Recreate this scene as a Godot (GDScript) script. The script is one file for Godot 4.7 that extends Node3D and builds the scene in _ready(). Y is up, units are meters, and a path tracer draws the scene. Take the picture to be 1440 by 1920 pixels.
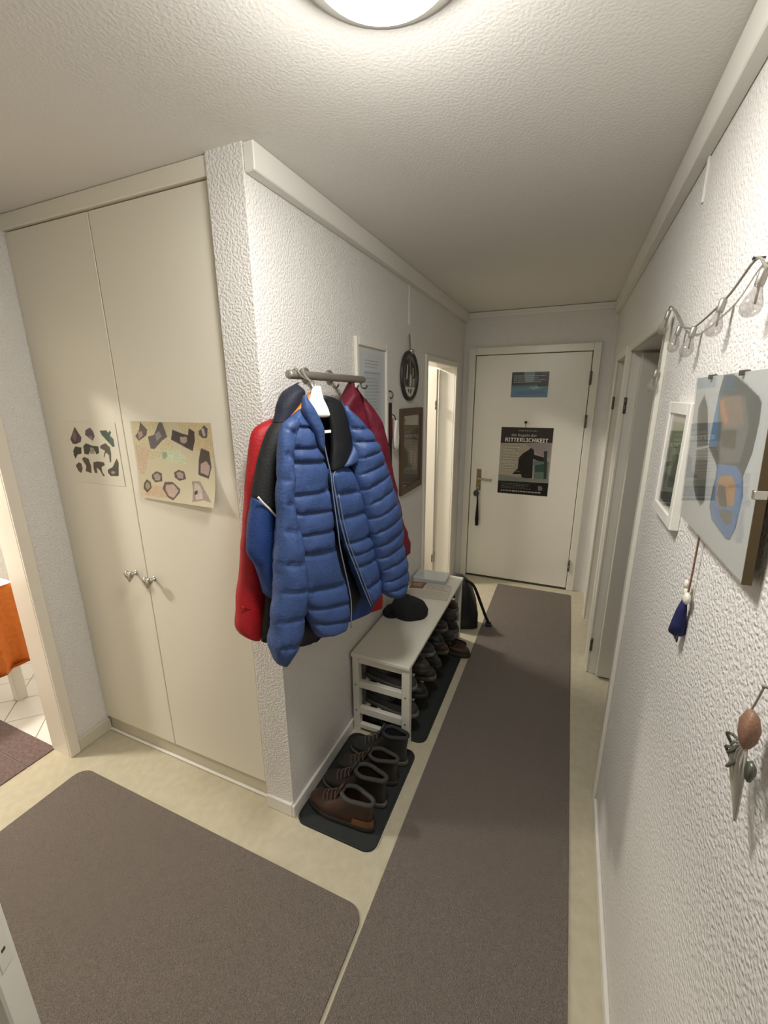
extends Node3D

# A flat's corridor: fitted wardrobe and coat rack on the left, shoe bench, front door at the end, pictures on the right wall.
const H := 2.339      # ceiling height
const W := 1.15       # right wall
const FAR := -2.7215  # end wall

var M := {}
var used := {}
var wrinkle := FastNoiseLite.new()


# ---------------------------------------------------------------- naming
func numbered(n: String) -> String:
	if not used.has(n):
		used[n] = 0
		return n
	used[n] += 1
	return "%s_%03d" % [n, used[n]]


func tag(o: Node3D, label: String, category: String, group := "") -> Node3D:
	o.set_meta("label", label)
	o.set_meta("category", category)
	if group != "":
		o.set_meta("group", group)
	return o


func thing(called: String, label: String, category: String, at := Vector3.ZERO, turn := 0.0, group := "") -> Node3D:
	var o := Node3D.new()
	o.name = numbered(called)
	add_child(o)
	o.position = at
	o.rotation.y = turn
	tag(o, label, category, group)
	return o


func setting(called: String) -> Node3D:
	var o := Node3D.new()
	o.name = numbered(called)
	add_child(o)
	o.set_meta("kind", "structure")
	return o


func obj(called: String, st: SurfaceTool, m: Material, parent: Node3D = null) -> MeshInstance3D:
	st.generate_normals()
	var o := MeshInstance3D.new()
	o.mesh = st.commit()
	o.material_override = m
	if parent == null or parent == self:
		o.name = numbered(called)
		add_child(o)
	else:
		o.name = called
		parent.add_child(o, true)
	return o


func struct(called: String, st: SurfaceTool, m: Material) -> MeshInstance3D:
	var o := obj(called, st, m)
	o.set_meta("kind", "structure")
	return o


# ---------------------------------------------------------------- shapes
func mb(smooth := false) -> SurfaceTool:
	var st := SurfaceTool.new()
	st.begin(Mesh.PRIMITIVE_TRIANGLES)
	st.set_smooth_group(0 if smooth else -1)
	return st


func poly(st: SurfaceTool, p: Array, out: Vector3) -> void:
	var a: Vector3 = p[0]
	var b: Vector3 = p[1]
	var c: Vector3 = p[2]
	var flip := (c - a).cross(b - a).dot(out) < 0
	for i in range(1, p.size() - 1):
		st.add_vertex(a)
		st.add_vertex(p[i + 1] if flip else p[i])
		st.add_vertex(p[i] if flip else p[i + 1])


# a box between two corners with chamfered edges
func bx(st: SurfaceTool, lo: Vector3, hi: Vector3, bev := 0.0, t := Transform3D()) -> void:
	var c := (lo + hi) / 2
	var h := (hi - lo) / 2
	var cen := t * c
	if bev <= 0:
		for ax in 3:
			for s in [-1, 1]:
				var p := []
				for q in [[-1, -1], [1, -1], [1, 1], [-1, 1]]:
					var v := Vector3()
					v[ax] = s * h[ax]
					v[(ax + 1) % 3] = q[0] * h[(ax + 1) % 3]
					v[(ax + 2) % 3] = q[1] * h[(ax + 2) % 3]
					p.append(t * (c + v))
				poly(st, p, (p[0] + p[2]) / 2 - cen)
		return
	var b := minf(bev, minf(h.x, minf(h.y, h.z)) * 0.98)
	for ax in 3:
		var u := (ax + 1) % 3
		var w := (ax + 2) % 3
		for s in [-1, 1]:
			var p := []
			for q in [[-1, -1], [1, -1], [1, 1], [-1, 1]]:
				var v := Vector3()
				v[ax] = s * h[ax]
				v[u] = q[0] * (h[u] - b)
				v[w] = q[1] * (h[w] - b)
				p.append(t * (c + v))
			poly(st, p, (p[0] + p[2]) / 2 - cen)
		for su in [-1, 1]:
			for sw in [-1, 1]:
				var p := []
				for q in [[-1, 0], [1, 0], [1, 1], [-1, 1]]:
					var v := Vector3()
					v[ax] = q[0] * (h[ax] - b)
					v[u] = su * (h[u] - (b if q[1] == 0 else 0.0))
					v[w] = sw * (h[w] - (b if q[1] == 1 else 0.0))
					p.append(t * (c + v))
				poly(st, p, (p[0] + p[2]) / 2 - cen)
	for sx in [-1, 1]:
		for sy in [-1, 1]:
			for sz in [-1, 1]:
				var s := Vector3(sx, sy, sz)
				var p := []
				for ax in 3:
					var v := Vector3()
					for k in 3:
						v[k] = s[k] * (h[k] - (0.0 if k == ax else b))
					p.append(t * (c + v))
				poly(st, p, p[0] - cen)


func one_box(lo: Vector3, hi: Vector3, bev := 0.0) -> SurfaceTool:
	var st := mb()
	bx(st, lo, hi, bev)
	return st


# rings of points joined into a skin; ends closed with fans
func skin(st: SurfaceTool, rings: Array, cap0 := true, cap1 := true, inward := false) -> void:
	var mids := []
	for r in rings:
		var m := Vector3()
		for p in r:
			m += p
		mids.append(m / r.size())
	var n: int = rings[0].size()
	var vote := 0.0
	for i in rings.size() - 1:
		var mid: Vector3 = (mids[i] + mids[i + 1]) / 2
		for k in n:
			var a: Vector3 = rings[i][k]
			var b: Vector3 = rings[i][(k + 1) % n]
			var c: Vector3 = rings[i + 1][(k + 1) % n]
			vote += (c - a).cross(b - a).dot((a + c) / 2 - mid)
	var flip := (vote < 0) != inward
	for i in rings.size() - 1:
		for k in n:
			var q := [rings[i][k], rings[i][(k + 1) % n], rings[i + 1][(k + 1) % n], rings[i + 1][k]]
			for t in [[0, 1, 2], [0, 2, 3]]:
				var a: Vector3 = q[t[0]]
				var b: Vector3 = q[t[2] if flip else t[1]]
				var c: Vector3 = q[t[1] if flip else t[2]]
				if (b - a).cross(c - a).length_squared() > 1e-18:
					st.add_vertex(a)
					st.add_vertex(b)
					st.add_vertex(c)
	for e in [0, 1]:
		if (e == 0 and not cap0) or (e == 1 and not cap1):
			continue
		var r: Array = rings[0] if e == 0 else rings[-1]
		var m: Vector3 = mids[0] if e == 0 else mids[-1]
		var out: Vector3 = mids[0] - mids[1] if e == 0 else mids[-1] - mids[-2]
		if inward:
			out = -out
		for k in n:
			poly(st, [m, r[k], r[(k + 1) % n]], out)


func lathe(st: SurfaceTool, prof: Array, seg := 24, t := Transform3D()) -> void:
	var rings := []
	for q in prof:
		var ring := []
		for k in seg:
			var a := TAU * k / seg
			ring.append(t * Vector3(cos(a) * q[0], q[1], sin(a) * q[0]))
		rings.append(ring)
	# outward side: follow the profile's left side, tested against the axis
	for i in rings.size() - 1:
		var dr: float = prof[i + 1][0] - prof[i][0]
		var dy: float = prof[i + 1][1] - prof[i][1]
		for k in seg:
			var a := TAU * (k + 0.5) / seg
			var out := t.basis * Vector3(cos(a) * dy, -dr, sin(a) * dy)
			var A: Vector3 = rings[i][k]
			var B: Vector3 = rings[i][(k + 1) % seg]
			var C: Vector3 = rings[i + 1][(k + 1) % seg]
			var D: Vector3 = rings[i + 1][k]
			if prof[i][0] < 1e-6:
				poly(st, [A, C, D], out)
			elif prof[i + 1][0] < 1e-6:
				poly(st, [A, B, C], out)
			else:
				poly(st, [A, B, C, D], out)


func smooth_path(p: Array, sub: int) -> Array:
	var o := []
	for i in p.size() - 1:
		var a: Vector3 = p[maxi(i - 1, 0)]
		var b: Vector3 = p[i]
		var c: Vector3 = p[i + 1]
		var d: Vector3 = p[mini(i + 2, p.size() - 1)]
		for k in sub:
			o.append(b.cubic_interpolate(c, a, d, float(k) / sub))
	o.append(p[-1])
	return o


func tube(st: SurfaceTool, path: Array, r, seg := 8, caps := true) -> void:
	var rings := []
	var side := Vector3.ZERO
	for i in path.size():
		var d: Vector3 = (path[mini(i + 1, path.size() - 1)] - path[maxi(i - 1, 0)]).normalized()
		if side == Vector3.ZERO:
			side = d.cross(Vector3.UP if absf(d.y) < 0.9 else Vector3.RIGHT).normalized()
		side = (side - d * side.dot(d)).normalized()
		var other := d.cross(side)
		var rad: float = r if r is float else r[i]
		var ring := []
		for k in seg:
			var a := TAU * k / seg
			ring.append(path[i] + side * cos(a) * rad + other * sin(a) * rad)
		rings.append(ring)
	skin(st, rings, caps, caps)


# a padded strip of cloth: rows [left u, left y, right u, right y], thick along z; quilted between its rows if puff > 0
func cloth(st: SurfaceTool, rows: Array, zoff: float, thick: float, puff := 0.0, sub := 6, seg := 22, rough := 0.003, bulge := 0.7, sag := 0.0) -> void:
	var L := []
	var R := []
	for r in rows:
		L.append(Vector3(r[0], r[1], 0))
		R.append(Vector3(r[2], r[3], 0))
	var Ls := smooth_path(L, sub)
	var Rs := smooth_path(R, sub)
	var n := Ls.size()
	var rings := []
	for i in range(-2, n + 2):
		var j := clampi(i, 0, n - 1)
		var shrink := 1.0
		var push := 0.0
		if i < 0:
			shrink = 0.55 if i == -2 else 0.85
			push = 0.012 if i == -2 else 0.006
		elif i >= n:
			shrink = 0.55 if i == n + 1 else 0.85
			push = -0.012 if i == n + 1 else -0.006
		var l: Vector3 = Ls[j]
		var r: Vector3 = Rs[j]
		var c := (l + r) / 2
		var a := (r - l) / 2
		var f := float(j % sub) / sub
		var q := 1.0
		if puff > 0:
			q = 1.0 - puff + puff * pow(absf(sin(PI * f)), 0.33)
		var half := a.length()
		var dep: float = minf(thick, half * 0.95) * q
		var up := (Ls[maxi(j - 1, 0)] - Ls[mini(j + 1, n - 1)] as Vector3).normalized()
		var ring := []
		for k in seg:
			var t := TAU * k / seg
			var cx := signf(cos(t)) * pow(absf(cos(t)), bulge)
			var sz := signf(sin(t)) * pow(absf(sin(t)), bulge)
			var p := c + a * cx * shrink * (0.985 + 0.015 * q) + Vector3(0, 0, zoff + sz * dep * shrink) + up * push
			if sag > 0:
				p.y -= sag * (1 - cx * cx) * (1.0 if puff > 0 else 0.0) * f * (1 - f) * 4
			var w := wrinkle.get_noise_3d(p.x * 30, p.y * 22, p.z * 20 + zoff * 100)
			var w2 := wrinkle.get_noise_3d(p.x * 75 + 40, p.y * 75, p.z * 60)
			var near_seam := (1.0 - sin(PI * f)) if puff > 0 else 0.0
			var pucker := wrinkle.get_noise_2d(cx * half * 420 + zoff * 90, floorf((j + sub * 0.5) / sub) * 31.0) * 0.011 * near_seam
			p.z += (w * rough + w2 * rough * 0.5 + pucker) * (1 if sz > 0 else -1)
			p.x += wrinkle.get_noise_2d(p.y * 60 + zoff * 50, cx * 3) * rough * 0.8
			ring.append(p)
		rings.append(ring)
	skin(st, rings)


# a flat slab with rounded corners lying on the floor
func slab(st: SurfaceTool, x0: float, x1: float, z0: float, z1: float, y0: float, y1: float, r: float, edge := 0.002) -> void:
	var rings := []
	for q in [[0.0, y0], [0.0, y1 - edge], [edge, y1]]:
		var ring := []
		for c in [[x1, z1, 0], [x0, z1, 1], [x0, z0, 2], [x1, z0, 3]]:
			for k in 7:
				var a: float = PI / 2 * (c[2] + k / 6.0)
				var cx: float = c[0] - (r if c[0] == x1 else -r)
				var cz: float = c[1] - (r if c[1] == z1 else -r)
				ring.append(Vector3(cx + cos(a) * (r - q[0]), q[1], cz + sin(a) * (r - q[0])))
		rings.append(ring)
	skin(st, rings)


# a rectangle with a picture on it: o top left, ux to the right, uy downwards
func sheet(o: Vector3, ux: Vector3, uy: Vector3, nx := 1, ny := 1, curl := 0.0, thick := 0.0008) -> SurfaceTool:
	var st := mb(true)
	var nrm := ux.cross(uy).normalized() * -1.0
	var g := []
	for j in ny + 1:
		for i in nx + 1:
			var u := float(i) / nx
			var v := float(j) / ny
			var p := o + ux * u + uy * v
			p += nrm * curl * pow(v, 4) * (0.3 + u)
			g.append([p, Vector2(u, v)])
	for side in [0.0, -thick]:
		for j in ny:
			for i in nx:
				var a: Array = g[j * (nx + 1) + i]
				var b: Array = g[j * (nx + 1) + i + 1]
				var c: Array = g[(j + 1) * (nx + 1) + i + 1]
				var d: Array = g[(j + 1) * (nx + 1) + i]
				var order := [a, b, c, a, c, d] if side == 0.0 else [a, c, b, a, d, c]
				for q in order:
					st.set_uv(q[1])
					st.add_vertex(q[0] + nrm * side)
	return st


# ---------------------------------------------------------------- print on paper
func img(w: int, h: int, c: String) -> Image:
	var im := Image.create(w, h, false, Image.FORMAT_RGBA8)
	im.fill(Color(c))
	return im


func ink(im: Image, flat: Array) -> void:
	var c := Color(flat[0])
	var w := im.get_width()
	var h := im.get_height()
	var pg := PackedVector2Array()
	var lo := Vector2(1e9, 1e9)
	var hi := -lo
	for i in range(1, flat.size(), 2):
		var p := Vector2(flat[i] * w, flat[i + 1] * h)
		pg.append(p)
		lo = lo.min(p)
		hi = hi.max(p)
	for y in range(maxi(int(lo.y), 0), mini(int(hi.y) + 1, h)):
		for x in range(maxi(int(lo.x), 0), mini(int(hi.x) + 1, w)):
			var s := wrinkle.get_noise_2d(x * 5.0 + lo.x, y * 5.0) * 3.0
			if Geometry2D.is_point_in_polygon(Vector2(x + 0.5 + s, y + 0.5 - s), pg):
				var k := 1.0 + wrinkle.get_noise_2d(x * 9.0, y * 9.0 + 300) * 0.45
				im.set_pixel(x, y, Color(c.r * k, c.g * k, c.b * k))


# rows of small print
func small_print(im: Image, c: String, x0: float, x1: float, y0: float, y1: float, rows: int, seed_: int, thick := 0.45) -> void:
	var rng := RandomNumberGenerator.new()
	rng.seed = seed_
	var w := im.get_width()
	var h := im.get_height()
	for r in rows:
		var y := y0 + (y1 - y0) * r / maxf(rows, 1)
		var x := x0
		var end := lerpf(x0, x1, rng.randf_range(0.75, 1.0))
		while x < end:
			var l := rng.randf_range(0.015, 0.06)
			im.fill_rect(Rect2i(int(x * w), int(y * h), maxi(1, int(l * w)), maxi(1, int((y1 - y0) / rows * h * thick))), Color(c))
			x += l + 0.012


func printed(im: Image, rough := 0.55) -> StandardMaterial3D:
	var m := StandardMaterial3D.new()
	m.albedo_texture = ImageTexture.create_from_image(im)
	m.roughness = rough
	m.cull_mode = BaseMaterial3D.CULL_DISABLED
	return m


# ---------------------------------------------------------------- materials
func mat(c: String, rough := 0.6, metal := 0.0) -> StandardMaterial3D:
	var m := StandardMaterial3D.new()
	m.albedo_color = Color(c)
	m.roughness = rough
	m.metallic = metal
	return m


func grain(freq: float, seed_: int, strength := 0.0, a := Color.BLACK, b := Color.WHITE, size := 512, kind := FastNoiseLite.TYPE_SIMPLEX_SMOOTH, octaves := 3) -> NoiseTexture2D:
	var n := FastNoiseLite.new()
	n.noise_type = kind
	n.frequency = freq
	n.seed = seed_
	n.fractal_octaves = octaves
	var t := NoiseTexture2D.new()
	t.width = size
	t.height = size
	t.seamless = freq < 0.1
	t.seamless_blend_skirt = 0.08
	t.noise = n
	if strength > 0:
		t.as_normal_map = true
		t.bump_strength = strength
	else:
		var g := Gradient.new()
		g.set_color(0, a)
		g.set_color(1, b)
		t.color_ramp = g
	return t


func surfaced(m: StandardMaterial3D, scale: float, normal: Texture2D = null, depth := 1.0, color: Texture2D = null) -> StandardMaterial3D:
	m.uv1_triplanar = true
	m.uv1_world_triplanar = true
	m.uv1_scale = Vector3.ONE * scale
	if normal:
		m.normal_enabled = true
		m.normal_texture = normal
		m.normal_scale = depth
	if color:
		m.albedo_texture = color
	return m


func make_materials() -> void:
	var plaster := grain(0.07, 3, 7.0, Color.BLACK, Color.WHITE, 512, FastNoiseLite.TYPE_SIMPLEX, 2)
	var fine := grain(0.12, 9, 6.0, Color.BLACK, Color.WHITE, 512, FastNoiseLite.TYPE_SIMPLEX, 2)
	M.plaster = surfaced(mat("e4e1dc", 0.7), 2.2, plaster, 0.36)
	M.ceiling = surfaced(mat("e4e1db", 0.8), 2.2, plaster, 0.08)
	M.trim = mat("e4e1d9", 0.4)
	M.paint = mat("e5e1d5", 0.28)
	M.door = mat("e9e6db", 0.3)
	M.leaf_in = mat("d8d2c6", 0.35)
	M.warm_paint = mat("ebe2d4", 0.4)
	M.wardrobe = mat("e9e3d3", 0.42)
	M.floor = surfaced(mat("ffffff", 0.42), 1.7, fine, 0.08, grain(0.02, 21, 0.0, Color("bcb39a"), Color("c8c0a9")))
	M.rug = surfaced(mat("ffffff", 0.95), 1.6, grain(0.3, 5, 12.0), 0.6, grain(0.3, 6, 0.0, Color("736961"), Color("8d8279")))
	M.rug_edge = mat("7a7067", 0.9)
	M.rubber = surfaced(mat("ffffff", 0.75), 6.0, fine, 0.4, grain(0.1, 8, 0.0, Color("1c2021"), Color("2a2e2e")))
	M.white_wood = mat("e2dfd2", 0.35)
	M.steel = mat("b9b6ad", 0.3, 0.9)
	M.dull_steel = mat("a5a198", 0.45, 0.75)
	M.screw = mat("6a655c", 0.4, 0.8)
	M.dark = mat("1b1a18", 0.6)
	M.gap = mat("3b372f", 0.8)
	M.puffer = surfaced(mat("ffffff", 0.55), 3.0, grain(0.05, 31, 5.0), 0.35, grain(0.02, 32, 0.0, Color("304776"), Color("3b5386")))
	M.puffer_in = mat("0d0f14", 0.5)
	M.zip = mat("76839a", 0.45)
	M.soft_black = surfaced(mat("131516", 0.7), 4.0, grain(0.05, 33, 5.0), 0.4)
	M.soft_blue = surfaced(mat("1b3a74", 0.6), 4.0, grain(0.05, 33, 5.0), 0.4)
	M.navy = surfaced(mat("1a1d2e", 0.7), 4.0, grain(0.05, 34, 5.0), 0.4)
	M.red = surfaced(mat("a8101a", 0.6), 4.0, grain(0.04, 35, 5.0), 0.4)
	M.burgundy = surfaced(mat("6a0d28", 0.6), 4.0, grain(0.04, 36, 5.0), 0.4)
	M.burgundy_dark = mat("3a0a18", 0.7)
	M.white_plastic = mat("f3f1ea", 0.4)
	M.wood = mat("c4762c", 0.5)
	M.frame_wood = surfaced(mat("ffffff", 0.5), 6.0, null, 1.0, grain(0.05, 41, 0.0, Color("4a3826"), Color("5f4a34")))
	M.leather_brown = surfaced(mat("ffffff", 0.42), 8.0, fine, 0.4, grain(0.03, 51, 0.0, Color("2b1b14"), Color("462c1f")))
	M.leather_dark = surfaced(mat("ffffff", 0.45), 8.0, fine, 0.4, grain(0.03, 52, 0.0, Color("221d19"), Color("352d27")))
	M.leather_grey = mat("2c2c2c", 0.55)
	M.pad = mat("3b3936", 0.8)
	M.pad_dark = mat("2a2a2b", 0.8)
	M.sole = mat("26241f", 0.7)
	M.sole_grey = mat("5a5850", 0.7)
	M.tan = mat("6f4a2a", 0.6)
	M.lace = mat("5a4a3c", 0.8)
	M.lining = mat("14161a", 0.9)
	M.black_cloth = surfaced(mat("101116", 0.85), 6.0, fine, 0.5)
	M.black_nylon = mat("131419", 0.5)
	M.gold = mat("857247", 0.4, 0.5)
	M.gilt = mat("5f4f33", 0.45, 0.4)
	M.board = mat("6b5a3c", 0.7)
	M.cord_brown = mat("7c5a48", 0.8)
	M.cord_grey = mat("8a857b", 0.6)
	M.blue_yarn = mat("1c1f52", 0.85)
	M.shell = mat("e2dccc", 0.35)
	M.copper = surfaced(mat("ffffff", 0.4), 14.0, fine, 0.5, grain(0.04, 61, 0.0, Color("6e543c"), Color("ad8270")))
	M.wire = mat("b5b1a6", 0.35, 0.6)
	M.green_metal = mat("66685e", 0.4, 0.6)
	M.orange = surfaced(mat("ffffff", 0.7), 3.0, null, 1.0, grain(0.02, 71, 0.0, Color("c8661a"), Color("dd7d2a")))
	M.brown_edge = mat("8a3f1d", 0.7)
	M.tile = mat("e8e4dd", 0.25)
	M.grout = mat("a79f92", 0.9)
	M.vinyl = surfaced(mat("ffffff", 0.5), 3.0, null, 1.0, grain(0.03, 81, 0.0, Color("5a4744"), Color("7d6964")))
	M.basket = mat("6a5030", 0.8)
	var g := mat("ffffff", 0.03)
	g.transparency = BaseMaterial3D.TRANSPARENCY_ALPHA
	g.albedo_color = Color(0.95, 0.97, 0.96, 0.03)
	M.glass = g
	var gb := mat("ffffff", 0.05)
	gb.transparency = BaseMaterial3D.TRANSPARENCY_ALPHA
	gb.albedo_color = Color(0.6, 0.56, 0.53, 0.34)
	M.bulb_glass = gb
	var l := mat("ffffff", 0.4)
	l.emission_enabled = true
	l.emission = Color("fff8ee")
	l.emission_energy_multiplier = 2.2
	M.lamp = l


# ---------------------------------------------------------------- the scene
func _ready() -> void:
	# camera
	var cam := Camera3D.new()
	cam.name = "camera"
	add_child(cam)
	cam.position = Vector3(0.8879, 1.673, 1.103)
	cam.rotation = Vector3(-0.2668, 0.4063, -0.0057)
	cam.fov = rad_to_deg(2 * atan(960.0 / 794.2))
	cam.near = 0.02
	cam.current = true
	# environment: indoors at night, no sky
	var we := WorldEnvironment.new()
	var env := Environment.new()
	env.background_mode = Environment.BG_COLOR
	env.background_color = Color.BLACK
	env.tonemap_mode = Environment.TONE_MAPPER_LINEAR
	env.tonemap_exposure = 0.88
	env.sdfgi_enabled = true
	env.ssao_enabled = true
	env.ssil_enabled = true
	we.environment = env
	add_child(we)
	wrinkle.seed = 11
	wrinkle.frequency = 0.12
	wrinkle.noise_type = FastNoiseLite.TYPE_SIMPLEX_SMOOTH
	wrinkle.fractal_octaves = 2
	make_materials()
	# lamps: the round one over the hall, those of the kitchen and of the room on the left
	ceiling_lamp(Vector3(0.565, H, 0.35), 0.54, Color("fffdf8"), "round white glass ceiling lamp over the hall")
	ceiling_lamp(Vector3(-2.2, H, 0.75), 1.8, Color("fff8ea"), "round ceiling lamp inside the kitchen")
	ceiling_lamp(Vector3(-1.0, H, -2.0), 1.5, Color("fff8ea"), "round ceiling lamp inside the lit side room")
	shell()
	doors()
	wardrobe()
	rugs()
	bench()
	coats()
	left_wall()
	front_door_posters()
	right_wall()
	kitchen()


func ceiling_lamp(at: Vector3, energy: float, c: Color, label: String) -> void:
	var o := thing("ceiling_lamp", label, "lamp", at)
	var st := mb(true)
	lathe(st, [[0.0, -0.07], [0.04, -0.068], [0.08, -0.061], [0.108, -0.05], [0.122, -0.036], [0.126, -0.026], [0.122, -0.02]], 40)
	obj("glass_dome", st, M.lamp, o)
	st = mb(true)
	lathe(st, [[0.120, -0.028], [0.138, -0.032], [0.15, -0.027], [0.154, -0.015], [0.154, 0.0]], 40)
	obj("metal_rim", st, M.dull_steel, o)
	var li := OmniLight3D.new()
	li.name = "lamp_light"
	li.light_energy = energy
	li.light_color = c
	li.light_size = 0.1
	li.omni_range = 12
	li.omni_attenuation = 2
	li.shadow_enabled = true
	o.add_child(li)
	li.position = Vector3(0, -0.05, 0)
	var down := AreaLight3D.new()
	down.name = "lamp_face_light"
	down.area_size = Vector2(0.2, 0.2)
	down.light_energy = energy * 1.9
	down.light_color = c
	down.area_range = 12
	down.area_attenuation = 2
	down.shadow_enabled = true
	o.add_child(down)
	down.position = Vector3(0, -0.073, 0)
	down.rotation.x = -PI / 2


func shell() -> void:
	struct("floor", one_box(Vector3(-1.297, -0.1, -2.9), Vector3(1.27, 0, 2.1)), M.floor)
	struct("floor_side_room", one_box(Vector3(-2.3, -0.1, -3.3), Vector3(-1.297, 0, -0.7)), M.floor)
	struct("floor_right_rooms", one_box(Vector3(1.27, -0.1, -2.9), Vector3(2.4, 0, 0.6)), M.floor)
	struct("ceiling", one_box(Vector3(-3.4, H, -3.3), Vector3(2.4, H + 0.15, 2.1)), M.ceiling)
	# left corridor wall with the doorway of the lit room
	var st := mb()
	bx(st, Vector3(-0.13, 0, -1.655), Vector3(0, H, 0))
	bx(st, Vector3(-0.13, 0, -2.86), Vector3(0, H, -2.44))
	bx(st, Vector3(-0.13, 1.905, -2.44), Vector3(0, H, -1.655))
	struct("wall_left", st, M.plaster)
	# end wall around the front door
	st = mb()
	bx(st, Vector3(0, 0, -2.86), Vector3(0.095, H, FAR))
	bx(st, Vector3(1.016, 0, -2.86), Vector3(1.27, H, FAR))
	bx(st, Vector3(0.095, 2.01, -2.86), Vector3(1.016, H, FAR))
	struct("wall_far", st, M.plaster)
	# right wall with two doorways
	st = mb()
	bx(st, Vector3(W, 0, -0.565), Vector3(1.27, H, 2.0))
	bx(st, Vector3(W, 0, -1.675), Vector3(1.27, H, -1.515))
	bx(st, Vector3(W, 0, FAR), Vector3(1.27, H, -2.235))
	bx(st, Vector3(W, 1.9, -1.515), Vector3(1.27, H, -0.565))
	bx(st, Vector3(W, 1.9, -2.235), Vector3(1.27, H, -1.675))
	struct("wall_right", st, M.plaster)
	# hall, left side, with the kitchen doorway
	st = mb()
	bx(st, Vector3(-1.297, 0, -0.7), Vector3(-1.167, H, 0.165))
	bx(st, Vector3(-1.297, 0, 1.06), Vector3(-1.167, H, 2.0))
	bx(st, Vector3(-1.297, 1.905, 0.165), Vector3(-1.167, H, 1.06))
	struct("wall_hall_left", st, M.plaster)
	struct("wall_back", one_box(Vector3(-3.4, 0, 2.0), Vector3(1.27, H, 2.1)), M.plaster)
	struct("wall_kitchen_left", one_box(Vector3(-3.4, 0, -0.7), Vector3(-3.3, H, 2.0)), M.plaster)
	struct("wall_partition", one_box(Vector3(-3.4, 0, -0.8), Vector3(-0.13, H, -0.7)), M.plaster)
	struct("wall_side_room_left", one_box(Vector3(-2.3, 0, -3.3), Vector3(-2.2, H, -0.8)), M.plaster)
	struct("wall_side_room_far", one_box(Vector3(-2.2, 0, -3.3), Vector3(-0.0, H, -3.2)), M.plaster)
	struct("wall_side_room_right", one_box(Vector3(-0.13, 0, -3.2), Vector3(0.0, H, -2.86)), M.plaster)
	struct("wall_room_right", one_box(Vector3(2.3, 0, -2.9), Vector3(2.4, H, 0.6)), M.plaster)
	struct("wall_room_near", one_box(Vector3(1.27, 0, 0.5), Vector3(2.3, H, 0.6)), M.plaster)
	struct("wall_room_partition", one_box(Vector3(1.27, 0, -1.64), Vector3(2.3, H, -1.58)), M.plaster)
	struct("wall_room_far", one_box(Vector3(1.27, 0, -2.9), Vector3(2.3, H, -2.82)), M.plaster)
	# ceiling mouldings
	struct("trim_1", one_box(Vector3(0, 2.268, -2.69), Vector3(0.036, H, -0.004), 0.003), M.trim)
	struct("trim_2", one_box(Vector3(1.117, 2.252, -2.69), Vector3(W, H, 2.0), 0.003), M.trim)
	st = mb()
	bx(st, Vector3(0.0, 2.292, FAR), Vector3(W, H, FAR + 0.018), 0.003)
	bx(st, Vector3(0.0, 2.312, FAR + 0.016), Vector3(W, H - 0.004, FAR + 0.031), 0.003)
	struct("trim_3", st, M.trim)
	# skirting
	struct("baseboard_left", one_box(Vector3(0, 0, -1.62), Vector3(0.012, 0.058, 0.012), 0.003), M.trim)
	struct("baseboard_pillar", one_box(Vector3(-0.128, 0, 0), Vector3(0, 0.062, 0.012), 0.003), M.trim)
	st = mb()
	bx(st, Vector3(1.137, 0, -0.52), Vector3(W, 0.05, 2.0), 0.004)
	struct("baseboard_right", st, M.trim)
	struct("baseboard_hall_left", one_box(Vector3(-1.167, 0, -0.028), Vector3(-1.155, 0.07, 0.133), 0.003), mat("cfcbb8", 0.4))
	struct("baseboard_far", one_box(Vector3(0.0, 0, FAR), Vector3(0.045, 0.06, FAR + 0.012), 0.003), M.trim)


# casing and lining of a doorway in a wall along z; side is the direction the casing stands out to
func casing(parent: Node3D, x_wall: float, depth: float, z0: float, z1: float, top: float, m: Material, side: float, width := 0.05) -> void:
	var out := x_wall + side * 0.016
	var lo := minf(x_wall, out)
	var hi := maxf(x_wall, out)
	var st := mb()
	bx(st, Vector3(lo, 0, z1), Vector3(hi, top + width, z1 + width), 0.004)
	bx(st, Vector3(lo, 0, z0 - width), Vector3(hi, top + width, z0), 0.004)
	bx(st, Vector3(lo, top, z0), Vector3(hi, top + width, z1), 0.004)
	var d0 := minf(x_wall, x_wall - side * depth)
	var d1 := maxf(x_wall, x_wall - side * depth)
	bx(st, Vector3(d0, 0, z1), Vector3(d1, top, z1 + 0.013), 0.0)
	bx(st, Vector3(d0, 0, z0 - 0.013), Vector3(d1, top, z0), 0.0)
	bx(st, Vector3(d0, top, z0 - 0.013), Vector3(d1, top + 0.013, z1 + 0.013), 0.0)
	obj("frame", st, m, parent)


func hinge(parent: Node3D, at: Vector3, len := 0.08, r := 0.007) -> void:
	var st := mb(true)
	lathe(st, [[0.0, -len / 2], [r, -len / 2], [r, -0.003], [r * 0.8, -0.002], [r * 0.8, 0.002], [r, 0.003], [r, len / 2], [0.0, len / 2]], 10, Transform3D(Basis(), at))
	obj("hinge", st, M.screw, parent)


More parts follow.
